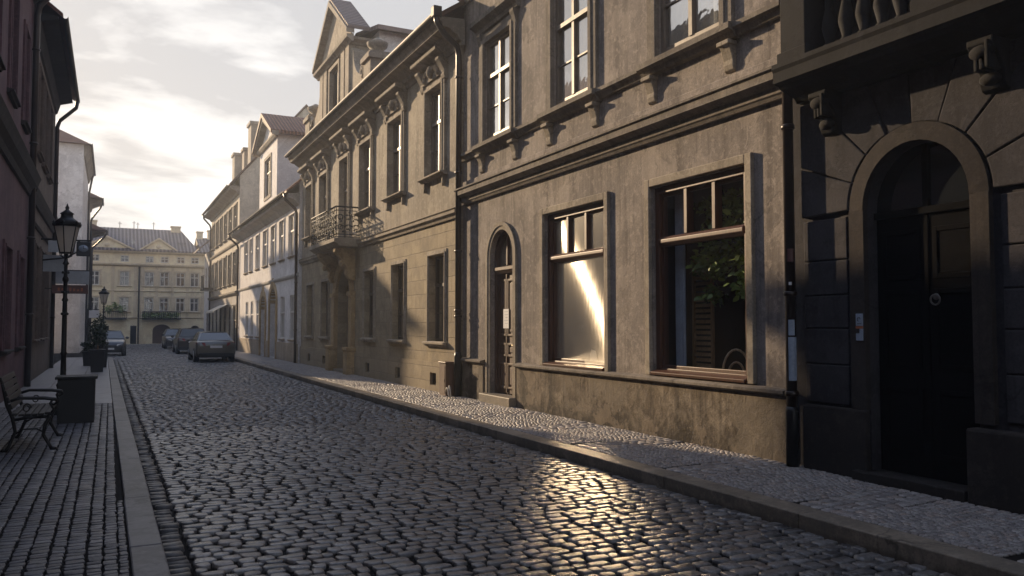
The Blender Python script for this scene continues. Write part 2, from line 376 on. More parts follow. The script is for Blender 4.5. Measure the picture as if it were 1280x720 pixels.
def wall(mb, m, s0, s1, z0, z1, ops, depth=.25):
    """wall face with real openings and reveals; ops: (sa, sb, za, zb, rise)"""
    ss = sorted({s0, s1, *[q for o in ops for q in o[:2]]}); zz = sorted({z0, z1, *[q for o in ops for q in o[2:4]]})
    inside = lambda a, z: any(o[0] < a < o[1] and o[2] < z < o[3] for o in ops)
    for i in range(len(ss)-1):
        for j in range(len(zz)-1):
            if not inside((ss[i]+ss[i+1])/2, (zz[j]+zz[j+1])/2):
                mb.poly([m(ss[i],0,zz[j]), m(ss[i+1],0,zz[j]), m(ss[i+1],0,zz[j+1]), m(ss[i],0,zz[j+1])])
    for o in ops:
        a, b, za, zb = o[:4]; rise = o[4] if len(o) > 4 else 0; dp = o[5] if len(o) > 5 else depth
        zs = zb-rise
        q = lambda *p: mb.poly([m(*x) for x in p])
        q((a,0,za),(a,-dp,za),(a,-dp,zs),(a,0,zs)); q((b,0,za),(b,-dp,za),(b,-dp,zs),(b,0,zs)); q((a,0,za),(b,0,za),(b,-dp,za),(a,-dp,za))
        if not rise: q((a,0,zb),(b,0,zb),(b,-dp,zb),(a,-dp,zb))
        else:
            P = arch_pts(a, b, zs, rise)
            for i in range(len(P)-1):
                (p0, w0), (p1, w1) = P[i], P[i+1]
                q((p0,0,w0),(p1,0,w1),(p1,-dp,w1),(p0,-dp,w0))
                q((p0,0,w0),(p1,0,w1),(p1,0,zb),(p0,0,zb))

def body(mb, m, s0, s1, z0, z1, depth):
    """side, back and top faces of a building behind its front wall"""
    q = lambda *p: mb.poly([m(*x) for x in p])
    q((s0,0,z0),(s0,-depth,z0),(s0,-depth,z1),(s0,0,z1)); q((s1,0,z0),(s1,-depth,z0),(s1,-depth,z1),(s1,0,z1))
    q((s0,-depth,z0),(s1,-depth,z0),(s1,-depth,z1),(s0,-depth,z1)); q((s0,-.02,z1),(s1,-.02,z1),(s1,-depth,z1),(s0,-depth,z1))

def ring(mb, m, s0, s1, z0, z1, w, d0, d1, sides='lrtb'):
    """picture-frame of four bars butting end to end, inside the rectangle"""
    if 'l' in sides: mb.mbox(m, s0, s0+w, d0, d1, z0, z1)
    if 'r' in sides: mb.mbox(m, s1-w, s1, d0, d1, z0, z1)
    if 't' in sides: mb.mbox(m, s0+w, s1-w, d0, d1, z1-w, z1)
    if 'b' in sides: mb.mbox(m, s0+w, s1-w, d0, d1, z0, z0+w)

def pane_mesh(mb, m, s0, s1, z0, z1, d, slope=0.):
    c = (s0+s1)/2
    mb.poly([m(s0, d-slope*(s0-c), z0), m(s1, d-slope*(s1-c), z0), m(s1, d-slope*(s1-c), z1), m(s0, d-slope*(s0-c), z1)])

def window(parent, m, s0, s1, z0, z1, sb=.14, mat='winframe', gm='glass', trans=.62, curtain=True, fw=.07, low=False, backing='dark_room', bars=1):
    """casement: frame and bars, panes and a net curtain as its pieces"""
    f = MB(); d1 = -sb+.03; d0 = -sb-.04
    ring(f, m, s0, s1, z0, z1, fw, d0, d1)
    c = (s0+s1)/2; zt = z0+(z1-z0)*trans
    bw = fw*.55
    f.mbox(m, c-bw, c+bw, d0+.004, d1+.015, z0+fw, zt-bw)
    f.mbox(m, s0+fw, s1-fw, d0+.004, d1+.03, zt-bw, zt+bw)
    f.mbox(m, c-bw, c+bw, d0+.004, d1+.015, zt+bw, z1-fw)
    if not low:
        zm = z0+(zt-z0)*.5
        for a, b in ((s0+fw, c-bw), (c+bw, s1-fw)):
            f.mbox(m, a, b, d0+.02, d1-.012, zm-.014, zm+.014)
    w = f.build('window', M[mat], parent)
    p = MB(); pane_mesh(p, m, s0+fw*.8, s1-fw*.8, z0+fw*.8, z1-fw*.8, -sb-.012); p.build('pane', M[gm], w)
    k = MB()
    if curtain:
        n = 24; a = s0+fw; L = s1-s0-2*fw
        pts = [(a+L*i/n, -sb-.055+.018*math.sin(i*2.3)+.010*math.sin(i*5.1)) for i in range(n+1)]
        gap = rnd.uniform(-.05, .06)
        for i in range(n):
            if abs((i+.5)/n-.5) < gap*.5: continue
            k.poly([m(pts[i][0], pts[i][1], z0+.02), m(pts[i+1][0], pts[i+1][1], z0+.02), m(pts[i+1][0], pts[i+1][1], z1-.02), m(pts[i][0], pts[i][1], z1-.02)], True)
        k.build('curtain', M['curtain'], w)
    b = MB(); b.mbox(m, s0-.1, s1+.1, -sb-.6, -sb-.55, z0-.1, z1+.1); b.build('room_wall', M[backing], w)
    return w

def surround(parent, m, s0, s1, z0, z1, w=.14, d=.06, mat='trim', sides='lrt'):
    """architrave around an opening: two stepped bands"""
    s = MB()
    ring(s, m, s0-w, s1+w, z0 if 'b' not in sides else z0-w, z1+w, w, -.005, d, sides)
    if 'b' not in sides: pass
    ring(s, m, s0-w*.45, s1+w*.45, z0, z1+w*.45, w*.45-.006, d*.3, d+.022, 'lrt')
    return s.build('window_surround', M[mat], parent, .008)

def sill(parent, m, s0, s1, z, proj=.16, h=.09, mat='trim', brackets=False):
    s = MB()
    s.prof(m, s0, s1, [(-.01, z-h), (proj*.5, z-h), (proj*.62, z-h*.6), (proj, z-h*.5), (proj, z-h*.08), (-.01, z+.01)])
    o = s.build('window_sill', M[mat], parent, .006)
    if brackets:
        for a in (s0+.12, s1-.24):
            b = MB(); b.ext(lambda q, d, zz: m(q, d, zz), [(a, z-h), (a+.12, z-h), (a+.10, z-h-.18), (a+.06, z-h-.26), (a+.02, z-h-.18)], -.01, .08)
            b.build('sill_bracket', M[mat], o, .012)
    return o

def console(mb, m, s0, s1, zt, h, d):
    """scroll bracket seen from the side: an S outline swept across its width"""
    pr = [(-.01, zt), (d, zt), (d*1.02, zt-h*.12), (d*.82, zt-h*.25), (d*.62, zt-h*.42), (d*.42, zt-h*.62), (d*.45, zt-h*.78), (d*.34, zt-h*.94), (d*.12, zt-h), (-.01, zt-h)]
    mb.loft([[m(s0, a, z) for a, z in pr], [m(s1, a, z) for a, z in pr]])

def pipe(parent, pts, r=.055, mat='pipe', clips=(), foot=None):
    p = MB(); p.tube(pts, r, 12)
    x, y = pts[-1][0], pts[-1][1]
    for z in clips:
        p.lathe((x, y, z-.03), [(r*1.05, 0), (r*1.28, .008), (r*1.28, .052), (r*1.05, .06)], 12)
    return p.build('downpipe', M[mat], parent)

def gutter(parent, m, s0, s1, z, d, r=.075, mat='zinc'):
    g = MB(); n = 8
    prof = [(d-r*math.cos(math.pi*i/n), z-r*math.sin(math.pi*i/n)) for i in range(n+1)]
    inner = [(d+(r-.012)*math.cos(math.pi*i/n), z-(r-.012)*math.sin(math.pi*i/n)) for i in range(n+1)]
    g.prof(m, s0, s1, prof+inner)
    return g.build('gutter', M[mat], parent)

def roof(parent, m, s0, s1, zeave, d_eave, pitch, depth, mat='tiles', thick=.12, name='roof', ends=None):
    r = MB(); tz = math.tan(R(pitch))
    zr = zeave+tz*(depth/2+d_eave)
    half = -(depth/2)
    up = thick
    pr = [(d_eave, zeave), (half, zr), (-depth-d_eave, zeave), (-depth-d_eave, zeave+up), (half, zr+up), (d_eave, zeave+up)]
    r.prof(m, s0, s1, pr)
    g = MB(); 
    for s in (s0+.3, s1-.32):
        g.ext(m, [(s, 0), (s+.02, 0)], 0, 0) if False else None
    return r.build(name, M[mat], parent)

def gable(mb, m, s, z0, depth, d_front, pitch, zeave):
    tz = math.tan(R(pitch))
    zr = zeave+tz*(depth/2+d_front)
    mb.poly([m(s, 0, z0), m(s, 0, zeave+tz*d_front-.02), m(s, -depth/2, zr-.03), m(s, -depth, zeave+tz*d_front-.02), m(s, -depth, z0)])

# ================================================================== THE RIGHT SIDE
# ------------------------------------------------------------------ dark corner house (nearest)
B = thing('corner_house', 'dark stone house with a black arched door at the right edge', 'house', (7.18, 1.5, .12))
m = mapR(7.18)
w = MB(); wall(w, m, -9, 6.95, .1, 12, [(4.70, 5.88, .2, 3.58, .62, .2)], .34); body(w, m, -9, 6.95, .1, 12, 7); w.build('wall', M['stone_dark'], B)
b = MB(); g = .006
zj = [.86, 1.3, 1.7, 2.07, 2.46, 2.93]
for i in range(len(zj)-1):
    b.mbox(m, 6.13, 6.74, -.004, .022, zj[i]+g, zj[i+1]-g)
    for a, c in ((3.1, 4.44), (1.7, 3.08), (-.6, 1.68)): b.mbox(m, a, c, -.004, .022, zj[i]+g, zj[i+1]-g)
cx, cz, ro = 5.29, 2.96, .80
ang = [0, 22, 46, 68, 88, 110, 134, 158, 180]
def onrect(a):
    dx, dz = math.cos(a), math.sin(a)
    k = min([(6.74-cx)/dx if dx > 1e-6 else 9e9, (3.6-cx)/dx if dx < -1e-6 else 9e9, (4.28-cz)/dz if dz > 1e-6 else 9e9])
    return (cx+dx*k, cz+dz*k)
corners = {math.atan2(4.28-cz, 6.74-cx): (6.74, 4.28), math.atan2(4.28-cz, 3.6-cx): (3.6, 4.28)}
for i in range(len(ang)-1):
    a0, a1 = R(ang[i])+.007, R(ang[i+1])-.007
    inner = [(cx+ro*math.cos(a0+(a1-a0)*k/5), cz+.02+ro*.98*math.sin(a0+(a1-a0)*k/5)) for k in range(6)]
    outer = [onrect(a1)]+[c for q, c in sorted(corners.items(), reverse=True) if a0 < q < a1]+[onrect(a0)]
    pts = inner+outer
    if ang[i] == 88 or ang[i] == 68: b.ext(m, inner+outer, -.004, .03)
    elif len(pts) > 2: b.ext(m, inner+outer, -.004, .05)
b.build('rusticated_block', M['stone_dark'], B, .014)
# surround of the arch, its plinth blocks and the door
s = MB()
P0 = arch_pts(4.70, 5.88, 2.96, .62, 20); P1 = arch_pts(4.52, 6.06, 2.96, .80, 20)
for i in range(20): s.loft([[m(P0[i][0], -.005, P0[i][1]), m(P0[i+1][0], -.005, P0[i+1][1]), m(P1[i+1][0], -.005, P1[i+1][1]), m(P1[i][0], -.005, P1[i][1])],
                            [m(P0[i][0], .075, P0[i][1]), m(P0[i+1][0], .075, P0[i+1][1]), m(P1[i+1][0], .06, P1[i+1][1]), m(P1[i][0], .06, P1[i][1])]], True)
s.mbox(m, 5.88, 6.06, -.005, .07, .84, 2.96); s.mbox(m, 4.52, 4.70, -.005, .07, .84, 2.96)
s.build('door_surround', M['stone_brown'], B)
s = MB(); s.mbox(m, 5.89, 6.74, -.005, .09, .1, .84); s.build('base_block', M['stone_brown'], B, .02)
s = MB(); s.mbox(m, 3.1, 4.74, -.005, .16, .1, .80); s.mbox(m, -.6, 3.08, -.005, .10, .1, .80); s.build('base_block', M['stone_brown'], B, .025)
d = MB(); d.mbox(m, 4.71, 5.87, -.19, -.13, .22, 2.86)
for a, c in ((4.78, 5.22), (5.36, 5.80)):
    for z0, z1 in ((.42, 1.1), (1.3, 2.1), (2.2, 2.72)): ring(d, m, a, c, z0, z1, .05, -.13, -.12)
d.mbox(m, 5.265, 5.315, -.13, -.118, .24, 2.84)
D = d.build('door', M['blackdoor'], B, .006)
k = MB(); k.ball(m(5.17, -.09, 2.02), .02, .035, .035)
k.tube([m(5.17+.05*math.sin(q*math.pi/8), -.075, 1.98-.05*math.cos(q*math.pi/8)+.01) for q in range(17)], .009, 6); k.build('knocker', M['oldmetal'], D)
f = MB(); f.mbox(m, 4.70, 5.88, -.19, -.10, 2.862, 2.93); f.mbox(m, 5.26, 5.32, -.18, -.12, 2.93, 3.56); f.build('transom', M['blackdoor'], D)
p = MB(); pane_mesh(p, m, 4.7, 5.88, 2.93, 3.58, -.15); p.build('pane', M['carglass'], D)
s = MB(); s.mbox(m, 4.76, 6.0, -.18, .17, .1, .215); s.build('door_step', M['stone_brown'], B, .012)
for z0, z1, q in ((1.73, 1.86, 'bluepaper'), (1.575, 1.70, 'bluepaper')):
    pl = MB(); pl.mbox(m, 5.90, 5.985, .068, .082, z0, z1); o = pl.build('doorbell_plate', M[q], B, .003)
    e = MB()
    if z0 > 1.7:
        e.tube([m(5.945+.018*math.cos(a), .0835, 1.80+.022*math.sin(a)) for a in [x*.45 for x in range(-3, 8)]], .003, 5); e.mbox(m, 5.915, 5.965, .081, .084, 1.75, 1.756)
        e.build('emblem', M['ink'], o)
    else:
        e.mbox(m, 5.94, 5.985, .081, .087, 1.655, 1.70); e.build('panel', M['ink'], o)
pl = MB(); pl.mbox(m, 5.90, 5.985, .068, .083, 1.702, 1.728); pl.build('orange_strip', M['orange'], B)
# balcony slab, brackets and balustrade
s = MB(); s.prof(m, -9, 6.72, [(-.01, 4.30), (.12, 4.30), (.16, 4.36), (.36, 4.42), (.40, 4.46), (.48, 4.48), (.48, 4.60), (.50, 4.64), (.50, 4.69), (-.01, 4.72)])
BAL = s.build('balcony', M['stone_shadow'], B)
for y in (6.14, 4.3, 2.4, .4):
    c = MB(); console(c, m, y, y+.24, 4.30, .46, .30); c.ball(m(y+.12, .26, 4.18), .07, .13, .07); c.ball(m(y+.12, .15, 3.95), .06, .11, .06)
    for q in range(3): c.mbox(m, y+.03+q*.07, y+.07+q*.07, .02, .315-.03*q, 4.02, 4.27)
    c.build('bracket', M['stone_shadow'], B, .012)
for y0 in (6.3, 4.6, 2.9):
    pd = MB(); pd.mbox(m, y0, y0+.36, .1, .42, 4.70, 5.6); pd.mbox(m, y0-.03, y0+.39, .07, .45, 4.70, 4.82); pd.build('pedestal', M['stone_shadow'], BAL, .01)
    for q in range(6):
        bl = MB(); bl.lathe(m(y0-.2-.22*q, .26, 4.71), [(.07, 0), (.07, .06), (.045, .09), (.085, .26), (.075, .34), (.04, .5), (.04, .6), (.06, .66), (.06, .78)], 12); bl.build('baluster', M['stone_shadow'], BAL)
r_ = MB(); r_.mbox(m, -3, 6.29, .08, .44, 5.5, 5.62); r_.build('rail', M['stone_shadow'], BAL, .01)
window(B, m, 4.2, 5.4, 4.9, 7.6, -.02, 'winframe_dark', 'glass', backing='dark_room', curtain=False)
gutter(B, m, -9, 6.9, 12.0, .5)
roof(B, m, -9, 6.93, 12.0, .45, 40, 7)

# ------------------------------------------------------------------ grey-brown house with the two shop windows
B = thing('shop_house', 'grey brown plastered house with two big wooden shop windows', 'house', (7.2, 12, .12))
m = mapR(7.2)
YA, YB = 6.97, 16.86
ups = [(14.33, 15.62, 5.74, 7.82), (11.36, 12.62, 5.74, 7.95), (8.10, 9.48, 5.74, 7.95)]
w = MB()
wall(w, m, YA, YB, .1, 9.45, [(14.27, 15.36, .3, 3.70, .56, .18), (10.95, 12.97, .98, 3.77, 0, .26), (7.70, 9.68, 1.0, 3.78, 0, .26)]+[u+(0, .22) for u in ups], .26)
body(w, m, YA, YB, .1, 9.45, 7.5); w.build('wall', M['plaster_grey'], B)
# plinth in two runs either side of the door, with its ledge
for a, c in ((6.99, 14.03), (15.6, 16.83)):
    s = MB(); s.mbox(m, a, c, -.004, .07, .1, .90); s.build('plinth', M['plinth'], B, .015)
    s = MB(); s.prof(m, a-.0, c+.02, [(-.004, .895), (.075, .895), (.10, .91), (.145, .925), (.145, .965), (.03, .99), (-.004, .992)]); s.build('ledge', M['trim_dark'], B, .006)
s = MB(); s.prof(m, YA, YB-.02, [(-.01, 4.46), (.06, 4.46), (.08, 4.50), (.10, 4.52), (.10, 4.60), (.16, 4.63), (.22, 4.66), (.22, 4.76), (.25, 4.78), (.25, 4.81), (-.01, 4.86)]); s.build('string_course', M['trim_dark'], B)
s = MB(); s.prof(m, YA, YB-.02, [(-.01, 5.46), (.05, 5.47), (.09, 5.54), (.14, 5.56), (.14, 5.62), (-.01, 5.65)])
for u in ups: s.prof(m, u[0]-.32, u[1]+.32, [(-.01, 5.44), (.09, 5.455), (.13, 5.525), (.20, 5.55), (.20, 5.632), (.0, 5.665)])
s.build('sill_course', M['trim_dark'], B)
s = MB(); s.mbox(m, YA, YB-.02, -.004, .045, 4.83, 4.99); s.build('plain_band', M['plaster_grey'], B, .01)
for u in ups:
    for a in (u[0]-.24, u[1]+.06):
        c = MB(); console(c, m, a, a+.18, 5.44, .40, .13); c.mbox(m, a-.025, a+.205, .0, .155, 5.375, 5.435); c.build('corbel', M['trim'], B, .01)
    surround(B, m, u[0], u[1], u[2]-.06, u[3], .23, .06, 'trim_dark')
    window(B, m, *u, sb=.06, mat='winframe', curtain=True, trans=.64)
    s = MB(); s.prof(m, u[0]-.36, u[1]+.36, [(-.01, u[3]+.28), (.08, u[3]+.28), (.10, u[3]+.36), (.20, u[3]+.42), (.24, u[3]+.44), (.24, u[3]+.54), (-.01, u[3]+.60)]); s.build('window_hood', M['trim_dark'], B)
    for a in (u[0]-.26, u[1]+.08):
        c = MB(); console(c, m, a, a+.18, u[3]+.28, .5, .12); c.build('console', M['trim_dark'], B, .012)
# shop windows: stone surround, recessed red-brown timber frame, three lights over one big pane
def shop_window(s0, s1, z0, z1, slope, gm):
    sr = MB(); ring(sr, m, s0-.14, s1+.14, z0, z1+.13, .12, -.005, .055, 'lrt'); sr.build('window_surround', M['trim'], B, .012)
    f = MB(); a0, a1, dd = -.19, -.045, .10
    ring(f, m, s0+.004, s1-.004, z0+.004, z1-.004, dd, a0, a1)
    ring(f, m, s0+dd, s1-dd, z0+dd, z1-dd, .05, a0+.02, a1-.05)
    zt = z0+(z1-z0)*.705
    f.prof(m, s0+dd, s1-dd, [(a0+.01, zt-.07), (a1-.02, zt-.07), (a1+.03, zt-.02), (a1+.03, zt+.03), (a1-.02, zt+.075), (a0+.01, zt+.075)])
    L = s1-s0-2*dd
    for k in (1/3, 2/3):
        c = s0+dd+L*k; f.mbox(m, c-.035, c+.035, a0+.01, a1-.01, zt+.075, z1-dd-.001)
    f.prof(m, s0+.01, s1-.01, [(a0, z0+.005), (a1+.11, z0+.005), (a1+.12, z0+.05), (a1+.0, z0+.085), (a0, z0+.09)])
    W_ = f.build('shop_window', M['shopwood'], B, .008)
    e = .13
    for q in range(3):
        p = MB(); c0 = s0+dd+L*q/3+.03; c1 = s0+dd+L*(q+1)/3-.03
        sl = slope
        pane_mesh(p, m, c0, c1, zt+.06, z1-dd-.02, -.10, sl); p.build('pane', M[gm], W_)
    p = MB(); pane_mesh(p, m, s0+e, s1-e, z0+e-.02, zt-.05, -.10, slope); p.build('pane', M[gm], W_)
    return W_
shop_window(10.95, 12.97, .98, 3.77, .026, 'glass_glare')
shop_window(7.70, 9.68, 1.0, 3.78, 0, 'glass_shop')
rm = MB()                                                    # the room behind the windows
rm.poly([(11, 7.1, .5), (11, 13.6, .5), (11, 13.6, 4.2), (11, 7.1, 4.2)])
for y in (7.1, 13.6): rm.poly([(7.47, y, .5), (11, y, .5), (11, y, 4.2), (7.47, y, 4.2)])
for z in (.5, 4.2): rm.poly([(7.47, 7.1, z), (11, 7.1, z), (11, 13.6, z), (7.47, 13.6, z)])
for y0, y1 in ((7.1, 7.7), (9.68, 10.95), (12.97, 13.6)): rm.poly([(7.47, y0, .5), (7.47, y1, .5), (7.47, y1, 4.2), (7.47, y0, 4.2)])
rm.poly([(7.47, 7.7, .5), (7.47, 9.68, .5), (7.47, 9.68, .99), (7.47, 7.7, .99)]); rm.poly([(7.47, 10.95, .5), (7.47, 12.97, .5), (7.47, 12.97, .97), (7.47, 10.95, .97)])
rm.build('shop_room', M['room'], B)
# house door
d = MB(); dd = -.13
d.mbox(m, 14.36, 15.27, dd-.05, dd, .32, 2.80)
for z0, z1 in ((.42, .95), (1.08, 1.36), (1.5, 2.68)): 
    for a, c in ((14.44, 14.78), (14.86, 15.19)): ring(d, m, a, c, z0, z1, .045, dd, dd+.025); d.mbox(m, a+.09, c-.09, dd, dd+.014, z0+.09, z1-.09)
d.mbox(m, 14.80, 14.84, dd, dd+.03, .34, 2.78)
DO = d.build('door', M['doorwood'], B, .006)
f = MB(); f.mbox(m, 14.27, 14.36, dd-.05, dd+.04, .3, 3.14); f.mbox(m, 15.27, 15.36, dd-.05, dd+.04, .3, 3.14)
f.prof(m, 14.36, 15.27, [(dd-.05, 2.80), (dd+.05, 2.80), (dd+.11, 2.87), (dd+.11, 2.93), (dd-.05, 2.97)])
P0 = arch_pts(14.27, 15.36, 3.14, .56, 14); P1 = arch_pts(14.36, 15.27, 3.14, .47, 14)
for i in range(14): f.loft([[m(P0[i][0], dd-.05, P0[i][1]), m(P0[i+1][0], dd-.05, P0[i+1][1]), m(P1[i+1][0], dd-.05, P1[i+1][1]), m(P1[i][0], dd-.05, P1[i][1])],
                            [m(P0[i][0], dd+.04, P0[i][1]), m(P0[i+1][0], dd+.04, P0[i+1][1]), m(P1[i+1][0], dd+.04, P1[i+1][1]), m(P1[i][0], dd+.04, P1[i][1])]])
f.mbox(m, 14.795, 14.845, dd-.04, dd+.02, 2.97, 3.6); f.build('door_frame', M['doorwood'], DO)
p = MB(); pane_mesh(p, m, 14.3, 15.33, 2.97, 3.66, dd-.02); p.build('pane', M['glass'], DO)
h = MB(); h.tube([m(14.40, dd+.0, 1.32), m(14.40, dd+.06, 1.32), m(14.50, dd+.06, 1.32)], .012, 8); h.mbox(m, 14.375, 14.425, dd, dd+.012, 1.22, 1.42); h.build('handle', M['brass'], DO)
n_ = MB(); n_.mbox(m, 14.70, 14.95, dd+.0302, dd+.034, 1.66, 2.06); N_ = n_.build('notice', M['paper'], DO)
n_ = MB()
for q in range(5): n_.mbox(m, 14.73, 14.92-.03*(q % 3), dd+.0338, dd+.035, 2.0-.06*q, 2.008-.06*q)
n_.build('print', M['bluepaper'], N_)
s = MB(); P0 = arch_pts(14.27, 15.36, 3.14, .56, 18); P1 = arch_pts(14.11, 15.52, 3.14, .72, 18); P2 = arch_pts(14.19, 15.44, 3.14, .64, 18)
for A_, B_, h_ in ((P0, P1, .035), (P2, P1, .055)):
    for i in range(18): s.loft([[m(A_[i][0], -.005, A_[i][1]), m(A_[i+1][0], -.005, A_[i+1][1]), m(B_[i+1][0], -.005, B_[i+1][1]), m(B_[i][0], -.005, B_[i][1])],
                                [m(A_[i][0], h_, A_[i][1]), m(A_[i+1][0], h_, A_[i+1][1]), m(B_[i+1][0], h_, B_[i+1][1]), m(B_[i][0], h_, B_[i][1])]])
for a, c, e in ((14.11, 14.19, .055), (14.19, 14.27, .035), (15.36, 15.44, .035), (15.44, 15.52, .055)): s.mbox(m, a, c, -.005, e, .3, 3.14)
s.build('door_surround', M['trim'], B)
s = MB(); s.mbox(m, 14.08, 15.55, -.17, .20, .1, .30); s.build('door_step', M['granite'], B, .02)
# top cornice, roof and gutter
s = MB(); s.prof(m, YA, YB-.01, [(-.01, 9.1), (.06, 9.1), (.08, 9.2), (.2, 9.26), (.24, 9.32), (.24, 9.42), (.5, 9.5), (.55, 9.56), (.55, 9.66), (.62, 9.72), (-.01, 9.76)]); s.build('cornice', M['cornice'], B)
roof(B, m, YA, YB-.01, 9.70, .62, 38, 7.5); gutter(B, m, YA, YB-.02, 9.74, .70)
o = pipe(B, [(6.55, 6.86, 9.65), (6.6, 6.86, 9.4), (6.98, 6.86, 9.0), (7.06, 6.86, 8.8), (7.06, 6.86, 4.95), (6.70, 6.80, 4.78), (6.62, 6.80, 4.6), (6.62, 6.80, 4.5), (6.66, 6.80, 4.2), (6.98, 6.82, 3.95), (7.04, 6.82, 3.7), (7.04, 6.82, .13)] if False else
         [(6.55, 6.84, 9.65), (6.6, 6.84, 9.4), (6.98, 6.84, 9.0), (7.04, 6.84, 8.8), (7.04, 6.84, .13)], .062, clips=(8.3, 6.2, 4.05, 2.1, .95))
f_ = MB(); f_.lathe((7.04, 6.84, .12), [(.075, 0), (.078, .62), (.066, .68)], 12); f_.build('pipe_boot', M['iron'], o)
for z0, z1, q in ((2.47, 2.62, 'red_sign'), (2.20, 2.235, 'paper'), (1.62, 1.80, 'bluepaper'), (1.1, 1.6, 'bluepaper')):
    st = MB(); n = 6; rr = .0645
    A0, A1 = (200, 265) if q != 'paper' else (210, 240)
    if z1-z0 > .3: A0, A1 = 196, 290
    st.loft([[(7.04+rr*math.cos(R(A0+(A1-A0)*i/n)), 6.84+rr*math.sin(R(A0+(A1-A0)*i/n)), z) for i in range(n+1)] for z in (z0, z1)], False, True, False)
    st.build('sticker', M[q], o)

# ------------------------------------------------------------------ things in the shop window
def leafy(mb_leaf, cols, c, rx, ry, rz, n, size, rg, hang=0.):
    for _ in range(n):
        while True:
            q = Vector((rg.uniform(-1,1), rg.uniform(-1,1), rg.uniform(-1,1)))
            if .25 < q.length < 1: break
        p = Vector((c[0]+q.x*rx, c[1]+q.y*ry, c[2]+q.z*rz))
        a = Vector((rg.uniform(-1,1), rg.uniform(-1,1), rg.uniform(-.8,.5)-hang)).normalized()
        b = a.cross(Vector((rg.uniform(-1,1), rg.uniform(-1,1), rg.uniform(-1,1)))).normalized()
        k = size*rg.uniform(.6, 1.3); nn = a.cross(b)
        mb_leaf.poly([p, p+a*k*.35+b*k*.28+nn*k*.06, p+a*k*.75+b*k*.2+nn*k*.02, p+a*k, p+a*k*.75-b*k*.2+nn*k*.02, p+a*k*.35-b*k*.28+nn*k*.06])
        cols.append(rg.random())
def leaf_build(mb, cols, name, parent):
    o = mb.build(name, M['leaf'], parent)
    at = o.data.attributes.new('leafc', 'FLOAT', 'FACE'); at.data.foreach_set('value', cols); return o
rg = random.Random(3)
T = thing('potted_tree', 'tall green leafy plant behind the larger shop window', 'plant', (8.1, 8.35, .5))
q = MB(); q.lathe((8.1, 8.35, .5), [(.16, 0), (.24, .42), (.26, .46), (.22, .46), (.2, .38)], 16); q.build('pot', M['boxpaint'], T)
q = MB(); q.tube([(8.1, 8.35, .86), (8.08, 8.37, 1.8), (8.02, 8.3, 2.4), (8.0, 8.2, 3.1)], [.035, .03, .022, .012], 8)
for k in range(7):
    z = 1.9+.18*k; a = k*2.2
    q.tube([(8.05, 8.33, z), (8.05+.2*math.cos(a), 8.33+.28*math.sin(a), z+.18), (8.05+.32*math.cos(a), 8.33+.5*math.sin(a), z+.22)], [.012, .008, .004], 6)
q.build('trunk', M['rattan'], T)
L = MB(); cs = []
for c, r3, n in (((7.62, 8.05, 2.75), (.2, .35, .36), 300), ((7.62, 8.85, 2.65), (.18, .45, .28), 300), ((7.6, 8.5, 3.05), (.15, .7, .3), 220), ((7.6, 8.45, 3.45), (.14, .8, .16), 200), ((7.66, 8.25, 2.3), (.18, .26, .2), 110), ((7.75, 9.0, 2.2), (.16, .2, .16), 80), ((7.7, 8.0, 3.3), (.2, .4, .25), 140), ((7.75, 8.7, 3.35), (.2, .4, .2), 100)):
    leafy(L, cs, c, *r3, n, .11, rg, .2)
leaf_build(L, cs, 'crown', T)
def bentwood_chair(name, label, x, y, z, a):
    T = thing(name, label, 'chair', (x, y, z)); ca, sa = math.cos(a), math.sin(a)
    P = lambda u, v, w: (x+u*ca-v*sa, y+u*sa+v*ca, z+w)
    q = MB(); q.lathe((x, y, z+.43), [(.19, 0), (.205, .012), (.205, .03), (.19, .04)], 20); q.build('seat', M['rattan'], T)
    for u, v in ((.15, .13), (.15, -.13), (-.15, .13), (-.15, -.13)):
        q = MB(); q.tube([P(u, v, .43), P(u*1.15, v*1.15, .2), P(u*1.3, v*1.3, 0)], [.016, .015, .012], 8); q.build('leg', M['rattan'], T)
    for k in (1, .62):
        q = MB(); q.tube([P(-.17, .19*k*math.cos(i*math.pi/12), .44+.46*k*abs(math.sin(i*math.pi/12))**.8+.0) for i in range(13)], .016, 8); q.build('back_hoop', M['pale_wood'], T)
bentwood_chair('bentwood_chair', 'bentwood chair with looped back behind the larger shop window', 7.56, 8.32, .5, -2.3)
bentwood_chair('bentwood_chair', 'second bentwood chair deeper in the shop beside the leafy plant', 8.9, 9.0, .5, .6)
q = MB()
q.mbox(m, 9.05, 9.5, -.62, -.58, .5, .98); q.mbox(m, 9.05, 9.09, -.62, -.58, .98, 2.7); q.mbox(m, 9.46, 9.5, -.62, -.58, .98, 2.7); q.mbox(m, 9.09, 9.46, -.62, -.58, 2.64, 2.7)
for k in range(20): q.poly([m(9.09, -.585, 1.04+.08*k), m(9.46, -.585, 1.04+.08*k), m(9.46, -.615, 1.09+.08*k), m(9.09, -.615, 1.09+.08*k)])
tag(q.build('louvre_screen', M['rattan']), 'brown louvred folding screen behind the larger shop window', 'screen')
q = MB(); n = 14
for i in range(n):
    a0, a1 = 9.30+.24*i/n, 9.30+.24*(i+1)/n
    q.poly([m(a0, -.30-.02*math.sin(i*1.9), .95), m(a1, -.30-.02*math.sin((i+1)*1.9), .95), m(a1, -.30-.02*math.sin((i+1)*1.9), 3.75), m(a0, -.30-.02*math.sin(i*1.9), 3.75)], True)
tag(q.build('curtain', M['bluepaper']), 'grey blue curtain hanging at the side of the larger shop window', 'curtain')
q = MB(); x0, y0 = 7.42, 11.78
